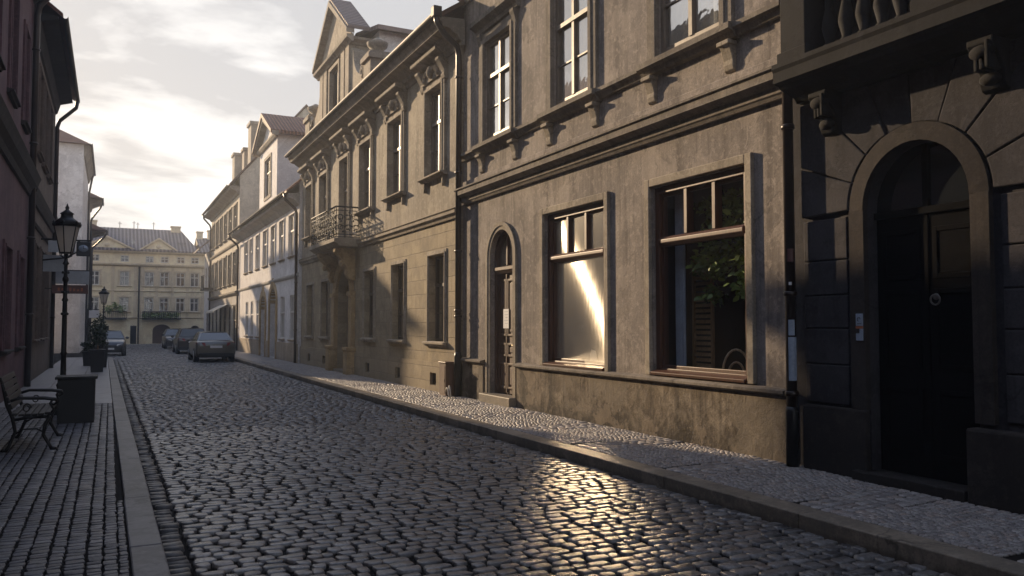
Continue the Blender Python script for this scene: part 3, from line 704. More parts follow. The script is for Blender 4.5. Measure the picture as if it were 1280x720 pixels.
q.poly([(x0, y0-.09, .98), (x0, y0+.06, .98), (x0+.06, y0+.06, 1.32), (x0+.06, y0-.09, 1.28)]); q.poly([(x0+.12, y0-.09, .98), (x0+.12, y0+.06, .98), (x0+.06, y0+.06, 1.32), (x0+.06, y0-.09, 1.28)])
tag(q.build('folded_card', M['paper']), 'white folded card standing in the glaring shop window', 'card')

# ------------------------------------------------------------------ ochre house with balcony and attic gable
B = thing('balcony_house', 'ochre baroque house with iron balcony and an attic gable', 'house', (7.12, 25, .12))
m = mapR(7.12); YA, YB = 16.88, 33.82
gw = [(17.74, 18.83, 1.32, 3.44), (20.68, 21.74, 1.32, 3.40), (23.45, 24.55, 1.32, 3.38), (29.1, 30.2, 1.28, 3.32), (31.6, 32.7, 1.28, 3.30)]
uw = [(17.88, 18.98, 5.42, 7.60), (20.85, 22.05, 5.36, 7.52), (23.78, 24.98, 5.32, 7.46), (29.35, 30.5, 5.26, 7.36), (31.85, 32.9, 5.24, 7.32)]
bd = (26.42, 27.5, 4.62, 7.42)
vents = [(18.2, 18.62, .26, .56), (20.9, 21.32, .26, .56), (23.8, 24.22, .26, .56), (29.4, 29.8, .28, .58), (31.9, 32.3, .28, .58)]
w = MB(); wall(w, m, YA, YB, .1, 4.36, [g_+(0, .26) for g_ in gw]+[(25.98, 27.84, .2, 3.62, .95, .38)]+[v+(0, .15) for v in vents], .26); w.build('ground_floor_wall', M['ashlar'], B)
w = MB(); wall(w, m, YA, YB, 4.36, 8.6, [u+(0, .2) for u in uw+[bd]], .2); body(w, m, YA, YB, .1, 8.6, 8); w.build('wall', M['plaster_ochre'], B)
for a, c in ((YA+.01, 25.5), (28.35, YB-.01)):
    s = MB()
    vs = sorted([v for v in vents if a < v[0] < c]); xs = [a]+[q for v in vs for q in (v[0], v[1])]+[c]
    for i in range(0, len(xs), 2): s.mbox(m, xs[i], xs[i+1], -.004, .05, .1, .82)
    for v in vs: s.mbox(m, v[0], v[1], -.004, .05, .1, v[2]); s.mbox(m, v[0], v[1], -.004, .05, v[3], .82)
    s.build('plinth', M['ashlar'], B)
for v in vents:
    g_ = MB(); ring(g_, m, v[0], v[1], v[2], v[3], .025, -.06, -.02)
    for k in range(5): y = v[0]+.06+.065*k; g_.mbox(m, y, y+.016, -.05, -.03, v[2]+.02, v[3]-.02)
    G_ = g_.build('cellar_vent', M['iron'], B); g_ = MB(); g_.mbox(m, v[0], v[1], -.16, -.15, v[2], v[3]); g_.build('vent_back', M['ink'], G_)
for u in gw:
    surround(B, m, *u, .11, .028, 'trim'); sill(B, m, u[0]-.16, u[1]+.16, u[2], .13, .12, 'trim')
    window(B, m, *u, sb=.20, mat='winframe_dark', trans=.66, curtain=False)
s = MB()
for a, c in ((YA, 25.35), (28.25, YB)): s.prof(m, a, c, [(-.01, 4.20), (.05, 4.20), (.07, 4.26), (.13, 4.31), (.13, 4.38), (.16, 4.41), (-.01, 4.48)])
s.build('string_course', M['trim'], B)
for i, u in enumerate(uw+[bd]):
    surround(B, m, u[0], u[1], u[2], u[3], .19, .07, 'trim')
    window(B, m, *u, sb=.13, mat='winframe', trans=.62, curtain=True)
    if u is not bd: sill(B, m, u[0]-.26, u[1]+.26, u[2], .20, .10, 'trim', True)
    z = u[3]+.19
    p = MB(); k = .1 if u is bd else 0
    p.prof(m, u[0]-.34, u[1]+.34, [(-.01, z+.36+k), (.10, z+.36+k), (.18, z+.42+k), (.34, z+.46+k), (.37, z+.49+k), (.37, z+.57+k), (-.01, z+.62+k)])
    p.mbox(m, u[0]-.22, u[1]+.22, -.004, .12, z+.002, z+.36+k)
    for a in (u[0]-.28, u[1]+.06): console(p, m, a, a+.22, z+.36+k, .52, .26)
    c = (u[0]+u[1])/2
    for q in range(9):
        a = math.pi*q/8; p.ball(m(c+.46*math.cos(a), .13, z+.08+.2*math.sin(a)), .07, .085, .07, 6, 5)
    p.ball(m(c, .15, z+.2), .10, .14, .16); p.ball(m(c, .10, z+.62+k), .06, .2, .09)
    for sg in (-1, 1): p.tube([m(c+sg*(.16+.3*t_), .13, z+.60+k+.10*(1-t_)) for t_ in (0, .3, .6, 1)], [.06, .05, .04, .05], 8)
    p.build('window_pediment', M['cornice'], B, .008)
# arched portal with pilasters
s = MB(); P0 = arch_pts(25.98, 27.84, 2.67, .95, 18); P1 = arch_pts(25.72, 28.1, 2.67, 1.2, 18)
for i in range(18): s.loft([[m(P0[i][0], -.005, P0[i][1]), m(P0[i+1][0], -.005, P0[i+1][1]), m(P1[i+1][0], -.005, P1[i+1][1]), m(P1[i][0], -.005, P1[i][1])],
                            [m(P0[i][0], .10, P0[i][1]), m(P0[i+1][0], .10, P0[i+1][1]), m(P1[i+1][0], .14, P1[i+1][1]), m(P1[i][0], .14, P1[i][1])]])
for a, c in ((25.6, 25.98), (27.84, 28.22)):
    s.mbox(m, a, c, -.005, .14, 1.0, 2.67); s.mbox(m, a-.04, c+.04, -.005, .19, 2.672, 2.82)
s.build('portal_surround', M['sandstone'], B, .01)
for a, c in ((25.48, 25.97), (27.85, 28.34)):
    s = MB(); s.mbox(m, a, c, -.005, .30, .1, .88); s.mbox(m, a-.03, c+.03, -.005, .33, .882, 1.0); s.build('pilaster_base', M['sandstone'], B, .025)
d = MB(); d.mbox(m, 25.98, 27.84, -.40, -.34, .2, 3.6)
for a, c in ((26.06, 26.86), (26.96, 27.76)):
    for z0, z1 in ((.4, 1.3), (1.45, 2.6)): ring(d, m, a, c, z0, z1, .08, -.34, -.31)
DO = d.build('door', M['doorwood'], B); h = MB(); h.ball(m(26.8, -.31, 1.3), .03, .03, .03); h.build('handle', M['brass'], DO)
s = MB(); s.mbox(m, 26.0, 27.82, -.3, .16, .1, .205); s.build('door_step', M['granite'], B, .015)
# balcony
bc = MB(); Y0, Y1, DP = 25.0, 28.55, .86
bc.prof(m, Y0, Y1, [(-.01, 4.22), (DP-.16, 4.24), (DP-.1, 4.3), (DP-.03, 4.34), (DP, 4.36), (DP, 4.48), (-.01, 4.5)])
BC = bc.build('balcony', M['trim'], B, .01)
for a in (25.62, 27.88):
    c = MB(); console(c, m, a, a+.3, 4.22, 1.05, .66); c.ball(m(a+.15, .42, 3.72), .1, .17, .12); c.build('console', M['sandstone'], BC, .02)
rl = MB(); dr = DP-.07
def railing(p, q):
    p, q = Vector(p), Vector(q); L = (q-p).length; n = max(3, round(L/.30)); ax = (q-p).normalized()
    for z, r in ((.98, .028), (.86, .014), (.10, .016), (.02, .014)): rl.tube([p+Vector((0,0,z)), q+Vector((0,0,z))], r, 6)
    for k in range(n+1):
        a = p+ax*L*k/n; rl.tube([a, a+Vector((0,0,.98))], .012, 6)
        if k < n:
            c = a+ax*(L/n/2); hw = L/n/2
            for zc, rr_ in ((.30, .14), (.62, .14)):
                for sg in (-1, 1):
                    rl.tube([c+ax*(sg*(rr_-.013*t_)*math.cos(t_*.62))+Vector((0,0,zc+(rr_-.013*t_)*math.sin(t_*.62))) for t_ in range(11)], .013, 5)
            for q_ in range(5): rl.ball(c+ax*rnd.uniform(-.1, .1)+Vector((0,0,rnd.uniform(.15, .82))), .03, .03, .035, 5, 4)
railing(m(Y0+.04, .02, 4.5), m(Y0+.04, dr, 4.5)); railing(m(Y0+.04, dr, 4.5), m(Y1-.04, dr, 4.5)); railing(m(Y1-.04, dr, 4.5), m(Y1-.04, .02, 4.5))
rl.build('railing', M['planter'], BC)
# eaves cornice
s = MB(); s.prof(m, YA-.25, YB+.12, [(-.01, 8.14), (.05, 8.14), (.07, 8.22), (.14, 8.26), (.16, 8.34), (.3, 8.42), (.34, 8.46), (.52, 8.50), (.54, 8.58), (.60, 8.64), (.62, 8.70), (-.01, 8.74)]); s.build('cornice', M['cornice'], B)
roof(B, m, YA-.24, YB+.1, 8.68, .6, 34, 8)
gutter(B, m, YA-.25, YB+.12, 8.78, .68, .085)
o = pipe(B, [(6.42, 16.62, 8.72), (6.45, 16.62, 8.55), (6.62, 16.66, 8.35), (6.98, 16.72, 8.1), (7.03, 16.74, 7.9), (7.03, 16.74, .13)], .07, clips=(7.4, 5.2, 3.4, 2.05, 1.92, .8))
f_ = MB(); f_.lathe((7.03, 16.74, .12), [(.09, 0), (.092, .9), (.075, 1.0)], 12); f_.build('pipe_boot', M['iron'], o)
f_ = MB(); f_.box(6.33, 6.53, 16.52, 16.72, 8.66, 8.9); f_.build('rain_hopper', M['zinc'], o, .02)
# attic gable rising from the eaves
g_ = MB(); mg = mapR(7.0)
ga, gb = 26.0, 30.2
wall(g_, mg, ga, gb, 8.6, 11.25, [(27.5, 28.7, 9.3, 10.9, 0, .2)], .2); body(g_, mg, ga, gb, 8.6, 11.25, 1.1)
A = g_.build('attic_gable', M['plaster_ochre'], B)
s = MB(); s.ext(mg, [(ga-.3, 11.32), (gb+.3, 11.32), ((ga+gb)/2, 13.0)], -.02, .03); s.build('pediment_field', M['trim'], A)
s = MB(); s.prof(mg, ga-.36, gb+.36, [(-.01, 11.1), (.06, 11.1), (.1, 11.16), (.22, 11.24), (.24, 11.32), (-.01, 11.36)])
zt_ = 13.1
for sg in (-1, 1):
    c = (ga+gb)/2; e = c+sg*(c-ga+.4)
    s.ext(mg, [(c, zt_), (e, 11.36), (e, 11.52), (c, zt_+.2)] if sg > 0 else [(c, zt_), (c, zt_+.2), (e, 11.52), (e, 11.36)], -.01, .26)
s.prof(lambda a, d, z: (7.0+a, ga-d, z), 0.0, 1.4, [(-.01, 11.1), (.06, 11.1), (.1, 11.16), (.22, 11.24), (.24, 11.32), (-.01, 11.36)])
for a in (ga+.02, gb-.5, ga+.62, gb-1.1): s.mbox(mg, a, a+.46, -.005, .06, 8.7, 11.1)
ring(s, mg, 27.36, 28.84, 9.16, 11.04, .13, -.005, .05)
s.build('gable_trim', M['trim'], A)
window(A, mg, 27.5, 28.7, 9.3, 10.9, .12, 'winframe_dark') if False else None
f = MB(); ring(f, mg, 27.5, 28.7, 9.3, 10.9, .08, -.16, -.1); f.mbox(mg, 28.07, 28.13, -.15, -.11, 9.38, 10.82); f.build('gable_window', M['winframe_dark'], A)
f = MB(); pane_mesh(f, mg, 27.5, 28.7, 9.3, 10.9, -.15); f.build('gable_pane', M['carglass'], A)
r_ = MB(); c = (ga+gb)/2                                     # its own small saddle roof running back
for sg in (-1, 1):
    e = c+sg*(c-ga+.42)
    r_.loft([[(6.78, c, 13.28), (6.78, e, 11.50), (6.78, e, 11.62), (6.78, c, 13.42)], [(7.55, c, 13.28), (7.55, e, 11.50), (7.55, e, 11.62), (7.55, c, 13.42)]])
r_.build('gable_roof', M['tiles_grey'], A)
for y0, sg in ((ga, -1), (gb, 1)):                            # scroll wings and pedestals
    v_ = MB()
    pts = [(y0, 8.6), (y0, 11.0)]+[(y0+sg*(.25+1.75*(1-math.cos(k*math.pi/2/8))*.9), 10.9-1.15*math.sin(k*math.pi/2/8)-.1) for k in range(9)]+[(y0+sg*1.85, 8.6)]
    v_.ext(mg, pts if sg > 0 else pts[::-1], -.45, -.02)
    v_.tube([mg(y0+sg*(1.5+.22*math.cos(k*.7)*(1-k*.05)), .0, 9.75+.22*math.sin(k*.7)*(1-k*.05)) for k in range(14)], .06, 6)
    v_.build('scroll_wing', M['plaster_ochre'], A)
for y in (23.5, 31.9):
    p = MB(); p.mbox(mg, y, y+.75, -.6, .06, 8.75, 9.9); p.mbox(mg, y-.08, y+.83, -.66, .14, 9.9, 10.05); p.mbox(mg, y-.02, y+.77, -.6, .08, 10.05, 10.14); p.lathe(mg(y+.38, -.28, 10.14), [(.3, 0), (.12, .08), (.3, .24), (.34, .36), (.18, .44), (.06, .52)], 14); p.build('pedestal', M['trim'], A)
b_ = MB(); b_.box(7.9, 13, 25.7, 30.5, 8.9, 11.65); b_.build('rear_attic', M['white'], B)
r_ = MB()
r_.loft([[(x, 25.35, 11.55), (x, 28.1, 12.15), (x, 30.85, 11.55), (x, 30.85, 11.7), (x, 28.1, 12.3), (x, 25.35, 11.7)] for x in (7.75, 13.2)])
r_.build('rear_roof', M['tiles_grey'], B)

# utility box and hose at the foot of the pipe
T = thing('utility_box', 'narrow brown metal box standing at the drainpipe foot', 'utility box', (6.93, 17.1, .12))
q = MB(); q.box(6.80, 7.06, 16.9, 17.3, .12, .86); q.box(6.78, 7.06, 16.88, 17.32, .86, .89); q.build('cabinet', M['boxpaint'], T, .01)
q = MB(); q.box(6.792, 6.80, 16.95, 17.25, .18, .8); q.box(6.785, 6.795, 16.97, 17.0, .44, .5); q.build('cabinet_door', M['boxpaint'], T)
q = MB(); q.tube([(6.78, 16.55+.1*k*.2, .13+.24*math.sin(min(k, 9)*.33)) for k in range(10)], .014, 8); q.tube([(6.72, 16.5+.028*k, .13+.2*math.sin(k*.33)) for k in range(9)], .014, 8)
tag(q.build('hose', M['cable']), 'pale looped hose end beside the brown utility box', 'hose')

# ------------------------------------------------------------------ white house with two sandstone portals
B = thing('white_house', 'white two storey house with tall dormer and two sandstone doorways', 'house', (7.0, 42.5, .12))
m = mapR(7.0); YA, YB = 33.86, 51.5
uw = [(34.7, 35.9), (37.0, 38.1), (39.2, 40.3), (41.4, 42.6), (43.9, 44.9), (46.2, 47.1), (47.9, 49.0)]
gw = [(34.6, 35.65), (36.8, 37.8), (43.7, 44.6), (45.65, 46.6), (47.45, 48.45)]
doors = [(38.75, 40.45, 3.45), (41.7, 43.1, 3.2)]
w = MB(); wall(w, m, YA, YB, .1, 7.3, [(a, b, 4.7, 6.5, 0, .14) for a, b in uw]+[(a, b, 1.08, 3.0, 0, .14) for a, b in gw]+[(a, b, .15, z, .7, .3) for a, b, z in doors]); body(w, m, YA, YB, .1, 7.3, 9)
gable(w, m, YA+.01, 7.2, 9, .55, 42, 7.25); gable(w, m, YB-.01, 7.2, 9, .55, 42, 7.25)
w.build('wall', M['white'], B)
s = MB(); xs = [YA, 38.62, 40.58, 41.58, 43.22, YB]
for i in (0, 2, 4): s.mbox(m, xs[i], xs[i+1], -.004, .04, .1, .92)
s.build('plinth', M['white_foot'], B)
for a, b, z in doors:
    d = MB(); d.mbox(m, a, b, -.3, -.25, .15, z); d.build('door', M['doorwood'], B)
    s = MB(); P0 = arch_pts(a, b, z-.7, .7, 12); P1 = arch_pts(a-.24, b+.24, z-.7, .98, 12)
    P1[6] = (P1[6][0], P1[6][1]+.22)
    for i in range(12): s.loft([[m(P0[i][0], -.28, P0[i][1]), m(P0[i+1][0], -.28, P0[i+1][1]), m(P1[i+1][0], -.004, P1[i+1][1]), m(P1[i][0], -.004, P1[i][1])],
                                [m(P0[i][0], .05, P0[i][1]), m(P0[i+1][0], .05, P0[i+1][1]), m(P1[i+1][0], .08, P1[i+1][1]), m(P1[i][0], .08, P1[i][1])]])
    for p0, p1 in ((a-.24, a), (b, b+.24)): s.mbox(m, p0, p1, -.004, .07, .1, z-.7)
    s.build('door_surround', M['sandstone'], B)
for a, b in uw:
    window(B, m, a, b, 4.7, 6.5, sb=.08, mat='winframe_white', gm='glass_far', curtain=False, low=True); sill(B, m, a-.1, b+.1, 4.7, .1, .08, 'white_foot')
    surround(B, m, a, b, 4.7, 6.5, .1, .03, 'white')
for a, b in gw:
    window(B, m, a, b, 1.08, 3.0, sb=.08, mat='winframe_white', gm='glass_far', curtain=False, low=True); sill(B, m, a-.1, b+.1, 1.08, .1, .08, 'white_foot')
s = MB(); s.prof(m, YA, YB, [(-.01, 3.72), (.05, 3.74), (.08, 3.8), (.08, 3.86), (-.01, 3.92)]); s.build('string_course', M['greywall'], B)
s = MB(); s.prof(m, YA, YB, [(-.01, 6.75), (.08, 6.78), (.2, 6.95), (.45, 7.05), (.5, 7.12), (.5, 7.22), (-.01, 7.26)]); s.build('cornice', M['greywall'], B)
roof(B, m, YA, YB, 7.22, .55, 42, 9); gutter(B, m, YA-.02, YB, 7.28, .62)
dm = MB(); mg = mapR(6.98); ga, gb = 39.0, 44.0
wall(dm, mg, ga, gb, 7.3, 10.9, [(40.6, 42.3, 8.2, 10.1, 0, .15)], .15); body(dm, mg, ga, gb, 7.3, 10.9, 4.2); dm.poly([mg(ga, 0, 10.9), mg(gb, 0, 10.9), mg((ga+gb)/2, 0, 12.15)])
DM = dm.build('dormer', M['white'], B)
f = MB(); ring(f, mg, 40.6, 42.3, 8.2, 10.1, .09, -.14, -.06); f.mbox(mg, 41.41, 41.49, -.13, -.05, 8.29, 10.01); f.mbox(mg, 40.69, 42.21, -.12, -.06, 9.4, 9.46); f.build('dormer_window', M['winframe'], DM)
f = MB(); pane_mesh(f, mg, 40.6, 42.3, 8.2, 10.1, -.1); f.build('dormer_pane', M['carglass'], DM)
f = MB(); ring(f, mg, 40.45, 42.45, 8.05, 10.25, .15, -.004, .04); f.build('dormer_trim', M['trim'], DM)
r_ = MB(); c = (ga+gb)/2
for sg in (-1, 1):
    e = c+sg*(c-ga+.35); ze = 10.83
    r_.loft([[(6.6, c, 12.2), (6.6, e, ze), (6.6, e, ze+.16), (6.6, c, 12.42)], [(11.2, c, 12.2), (11.2, e, ze), (11.2, e, ze+.16), (11.2, c, 12.42)]])
r_.build('dormer_roof', M['tiles_x'], DM)
f = MB(); f.prof(mg, ga-.1, gb+.1, [(-.01, 10.7), (.1, 10.72), (.18, 10.84), (.18, 10.94), (-.01, 10.98)])
for sg in (-1, 1):
    e = c+sg*(c-ga+.36); f.ext(mg, [(c, 12.0), (e, 10.74), (e, 10.95), (c, 12.24)] if sg > 0 else [(c, 12.0), (c, 12.24), (e, 10.95), (e, 10.74)], .0, .32)
f.build('dormer_gable_trim', M['trim'], DM)
pipe(B, [(6.4, 34.02, 7.2), (6.45, 34.02, 6.95), (6.85, 34.02, 6.6), (6.92, 34.02, 6.4), (6.92, 34.02, .13)], .06, clips=(5.5, 3.5, 1.5))
pipe(B, [(6.4, 51.3, 7.2), (6.45, 51.3, 6.95), (6.85, 51.3, 6.6), (6.92, 51.3, 6.4), (6.92, 51.3, .13)], .06, clips=(5.5, 3.5, 1.5))
c = MB(); c.box(9.2, 10.2, 34.9, 35.9, 9.5, 12.2); c.box(9.1, 10.3, 34.8, 36.0, 12.2, 12.35); c.build('chimney', M['trim'], B)

# ------------------------------------------------------------------ cream three-storey house
B = thing('cream_house', 'cream three storey house with awning and chimneys beyond the white one', 'house', (7.0, 59.5, .12))
m = mapR(7.0); YA, YB = 51.55, 67.0
cols = [52.6+2.42*k for k in range(6)]
w = MB(); wall(w, m, YA, YB, .1, 10.3, [(c, c+1.25, 7.5, 9.3, 0, .14) for c in cols]+[(c, c+1.25, 4.35, 6.3, 0, .14) for c in cols]+[(c-.1, c+1.35, .5, 2.9, 0, .2) for c in cols]); body(w, m, YA, YB, .1, 10.3, 8)
gable(w, m, YA+.01, 10.2, 8, .6, 50, 10.25); gable(w, m, YB-.01, 10.2, 8, .6, 50, 10.25)
w.build('wall', M['cream'], B)
for c in cols:
    for z0, z1 in ((7.5, 9.3), (4.35, 6.3)):
        window(B, m, c, c+1.25, z0, z1, sb=.08, mat='winframe', gm='glass_far', curtain=False, low=True); surround(B, m, c, c+1.25, z0, z1, .14, .05, 'trim'); sill(B, m, c-.15, c+1.4, z0, .15, .12, 'trim')
    window(B, m, c-.1, c+1.35, .5, 2.9, sb=.1, mat='winframe_dark', gm='glass_far', curtain=False, low=True)
s = MB(); s.mbox(m, YA, YB, -.004, .05, .1, .5); s.mbox(m, YA, YB, -.004, .04, 2.95, 3.5); s.build('shop_fascia', M['greywall'], B)
s = MB(); s.prof(m, YA, YB, [(-.01, 3.55), (.1, 3.58), (.2, 3.68), (.22, 3.78), (-.01, 3.85)]); s.prof(m, YA, YB, [(-.01, 6.75), (.08, 6.78), (.13, 6.86), (.13, 6.94), (-.01, 7.0)]); s.build('string_course', M['trim'], B)
s = MB(); s.prof(m, YA, YB, [(-.01, 9.8), (.08, 9.82), (.15, 9.95), (.5, 10.1), (.58, 10.18), (.58, 10.28), (-.01, 10.3)]); s.build('cornice', M['cornice'], B)
roof(B, m, YA-.1, YB+.1, 10.28, .62, 50, 8); gutter(B, m, YA, YB, 10.34, .7)
for y, h, wd in ((55.5, 17.6, 1.3), (58.5, 16.4, 1.0), (63.5, 17.0, 1.2)):
    c = MB(); c.box(8.2, 9.3, y, y+wd, 11.2, h-2.4); c.box(8.1, 9.4, y-.1, y+wd+.1, h-2.4, h-2.2); c.build('chimney', M['trim'], B)
aw = MB(); aw.loft([[m(55.8, .0, 3.1), m(55.8, .95, 2.62), m(55.8, .95, 2.5), m(55.8, .93, 2.5), m(55.8, .93, 2.6), m(55.8, 0, 3.06)], [m(60.5, 0, 3.1), m(60.5, .95, 2.62), m(60.5, .95, 2.5), m(60.5, .93, 2.5), m(60.5, .93, 2.6), m(60.5, 0, 3.06)]]); aw.build('awning', M['awning'], B)
pipe(B, [(6.35, 66.7, 10.3), (6.4, 66.7, 10.0), (6.85, 66.7, 9.5), (6.92, 66.7, 9.2), (6.92, 66.7, .13)], .07)
bx = MB(); bx.mbox(m, 64.6, 66.4, 0, .8, 4.3, 4.5); 
for k in range(10): bx.mbox(m, 64.62+.19*k, 64.66+.19*k, .72, .76, 4.5, 5.4)
bx.mbox(m, 64.6, 66.4, .70, .78, 5.4, 5.46); bx.build('balcony', M['iron'], B)

# small dark-eaved house at the end of the right side
B = thing('narrow_house', 'small narrow house with dark eaves after the cream house', 'house', (7.0, 70, .12)); m = mapR(7.0)
w = MB(); wall(w, m, 67.05, 71.7, .1, 7.6, [(68, 69.1, 4.6, 6.4, 0, .14), (70, 71, 4.6, 6.4, 0, .14), (68.5, 69.8, .2, 2.8, 0, .2)]); body(w, m, 67.05, 71.7, .1, 7.6, 8); w.build('wall', M['white'], B)
for a, b, z0, z1 in ((68, 69.1, 4.6, 6.4), (70, 71, 4.6, 6.4), (68.5, 69.8, .2, 2.8)): window(B, m, a, b, z0, z1, .08, 'winframe', 'glass_far', curtain=False, low=True)
roof(B, m, 67.05, 71.7, 7.6, .9, 42, 8, 'tiles_grey')

# ================================================================== THE HOUSE CLOSING THE STREET
B = thing('yellow_palace', 'pale yellow palace with pediments closing the end of the street', 'house', (3.6, 72, 0))
m = mapF(72.0); XA, XB = -9, 13
wx = [-6.6, -4.9, -3.2, -1.2, .94, 2.78, 3.92, 5.15, 6.25, 7.9, 9.5, 11.2]
z1w, z2w, z3w = (4.75, 5.9), (2.66, 3.8), (6.68, 7.2)
w = MB()
ops = [(x-.34, x+.34, *z1w, 0, .12) for x in wx]+[(x-.34, x+.34, *z2w, 0, .12) for x in wx]+[(x-.3, x+.3, *z3w, 0, .1) for x in wx]+[(3.1, 4.5, .02, 1.6, .5, .4), (1.45, 1.9, .02, 1.5, 0, .2), (-.6, -.1, .02, 1.5, 0, .2), (6.0, 6.7, .02, 1.5, .3, .2)]
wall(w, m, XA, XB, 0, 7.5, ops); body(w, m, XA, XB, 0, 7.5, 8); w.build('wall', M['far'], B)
for x in wx:
    for z in (z1w, z2w):
        window(B, m, x-.34, x+.34, *z, .05, 'winframe_white', 'glass_far', .65, False, .07, True)
        surround(B, m, x-.34, x+.34, *z, .15, .05, 'far_trim'); sill(B, m, x-.55, x+.55, z[0], .12, .1, 'far_trim')
    window(B, m, x-.3, x+.3, *z3w, .05, 'winframe_white', 'glass_far', .6, False, .06, True)
for x0, x1, zz, nm in ((3.1, 4.5, 1.6, 'gateway'), (1.45, 1.9, 1.5, 'doorway'), (-.6, -.1, 1.5, 'doorway'), (6.0, 6.7, 1.5, 'doorway')):
    d = MB(); big = x1-x0 > 1; d.mbox(m, x0, x1, -.42 if big else -.2, -.36 if big else -.16, .02, zz); d.build(nm, M['doorwood'] if big else M['blackdoor'], B)
s = MB(); s.prof(m, XA, XB, [(-.01, 6.3), (.08, 6.33), (.22, 6.42), (.24, 6.54), (-.01, 6.58)]); s.prof(m, XA, XB, [(-.01, 4.25), (.05, 4.27), (.1, 4.33), (-.01, 4.38)]); s.prof(m, XA, XB, [(-.01, 2.08), (.05, 2.1), (.1, 2.16), (-.01, 2.2)])
s.prof(m, XA, XB, [(-.01, 7.36), (.08, 7.38), (.24, 7.48), (.27, 7.56), (-.01, 7.6)])
for x in (.1, 1.75, 2.25, 3.35, 4.55, 5.7, 6.9): s.mbox(m, x-.11, x+.11, -.004, .06, 2.2, 6.3)
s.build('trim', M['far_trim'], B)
for xc, hw in ((3.45, 1.35), (-.35, 1.9)):
    s = MB(); s.ext(m, [(xc-hw, 7.58), (xc+hw, 7.58), (xc, 8.6)], -2.5, .06); P_ = s.build('pediment', M['far'], B)
    s = MB()
    for sg in (-1, 1):
        e = xc+sg*(hw+.14); s.ext(m, [(xc, 8.58), (e, 7.58), (e, 7.72), (xc, 8.74)] if sg > 0 else [(xc, 8.58), (xc, 8.74), (e, 7.72), (e, 7.58)], -2.5, .22)
    s.ball(m(xc, .06, 8.0), .2, .08, .16); s.build('pediment_trim', M['far_trim'], P_)
def far_roof(nm, x0, x1, cut, zr, mt):
    r_ = MB(); r_.loft([[m(x0, .3, 7.55), m(x0, -4.2, zr), m(x0, -8.6, 7.55), m(x0, -8.6, 7.68), m(x0, -4.2, zr+.13), m(x0, .3, 7.68)], [m(x1, .3, 7.55), m(x1-cut, -4.2, zr), m(x1, -8.6, 7.55), m(x1, -8.6, 7.68), m(x1-cut, -4.2, zr+.13), m(x1, .3, 7.68)]]); r_.build(nm, M[mt], B)
far_roof('roof', XA-.3, 6.6, 1.2, 9.75, 'tiles_far'); far_roof('wing_roof', 6.65, 13.2, 0, 9.2, 'tiles_far')
for x, z, ww in ((4.6, 10.1, .75), (6.7, 9.75, .5), (7.6, 9.9, .5), (-2, 10.3, .8)):
    c = MB(); c.box(x, x+ww, 75.7, 76.4, 8.6, z); c.box(x-.06, x+ww+.06, 75.64, 76.46, z, z+.1); c.build('chimney', M['far_trim'], B)
for x, h in ((.55, 10.4), (1.65, 10.5), (1.95, 10.4), (3.2, 10.5)):
    a = MB(); a.tube([(x, 76, 9.4), (x, 76, h)], .035, 6); a.tube([(x-.15, 76, h-.15), (x+.15, 76, h-.15)], .02, 5); a.build('aerial', M['greywall'], B)
for x in (1.4, 4.9, 5.3): sk = MB(); sk.box(x, x+.3, 72.9, 73.3, 8.25, 8.5); sk.build('skylight', M['glass_far'], B)
for x0, x1 in ((2.3, 5.2), (-.4, 1.15)):
    bb = MB(); bb.mbox(m, x0, x1, -.01, .8, 2.0, 2.1)
    n = int((x1-x0)/.14)
    for k in range(n+1): bb.mbox(m, x0+.14*k, x0+.14*k+.04, .72, .76, 2.1, 2.62)
    bb.mbox(m, x0, x1, .70, .78, 2.62, 2.68); BB = bb.build('balcony', M['iron'], B)
    for k in range(int((x1-x0)/.45)):
        L = MB(); cs = []; leafy(L, cs, (x0+.25+.45*k, 71.4, 2.35 if x0 > 0 else 2.8+.25*(k % 2)), .26, .18, .22 if x0 > 0 else .36, 90, .18, rg); leaf_build(L, cs, 'balcony_plant', BB)
pp = MB(); pp.tube([(2.03, 71.93, 6.3), (2.03, 71.93, .02)], .06, 8); pp.build('downpipe', M['zinc'], B)
B.location = (3.85, 77, 0); B.scale = (1.07, 1.07, 1.07)       # it stands across a small square

# ================================================================== THE LEFT SIDE
m = mapL(-2.0)
B = thing('pink_house', 'dusky pink house in shade at the left edge of the street', 'house', (-2.0, 12, .12))
gw = [(19.3+0, 20.4, 1.2, 3.35), (22.2, 23.1, 1.2, 3.35), (16.4, 17.5, 1.2, 3.35), (13, 14, 1.2, 3.35), (10, 11, 1.2, 3.35)]; uw = [(a, b, 6.6, 8.9) for a, b, _, _ in gw]
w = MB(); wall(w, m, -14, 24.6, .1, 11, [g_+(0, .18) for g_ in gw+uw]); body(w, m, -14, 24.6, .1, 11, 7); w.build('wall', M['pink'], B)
for u in gw+uw:
    surround(B, m, *u, .14, .05, 'pink'); sill(B, m, u[0]-.16, u[1]+.16, u[2], .14, .1, 'stone_brown'); window(B, m, *u, .12, 'winframe_dark', 'glass', curtain=False)
s = MB(); s.prof(m, -14, 24.6, [(-.01, 5.1), (.06, 5.12), (.1, 5.25), (.2, 5.38), (.24, 5.5), (.28, 5.6), (-.01, 5.7)]); s.build('string_course', M['stone_brown'], B)
s = MB(); s.prof(m, -14, 24.6, [(-.01, 10.3), (.1, 10.4), (.5, 10.8), (.6, 10.95), (-.01, 11.05)]); s.build('cornice', M['stone_brown'], B)
roof(B, m, -14, 24.6, 11.0, .65, 22, 7); gutter(B, m, -14, 24.6, 11.08, .7)
pipe(B, [(-1.35, 24.3, 11.0), (-1.4, 24.3, 10.8), (-1.85, 24.3, 10.2), (-1.9, 24.3, 9.9), (-1.9, 24.3, .13)], .08, clips=(9, 6.5, 4, 2))

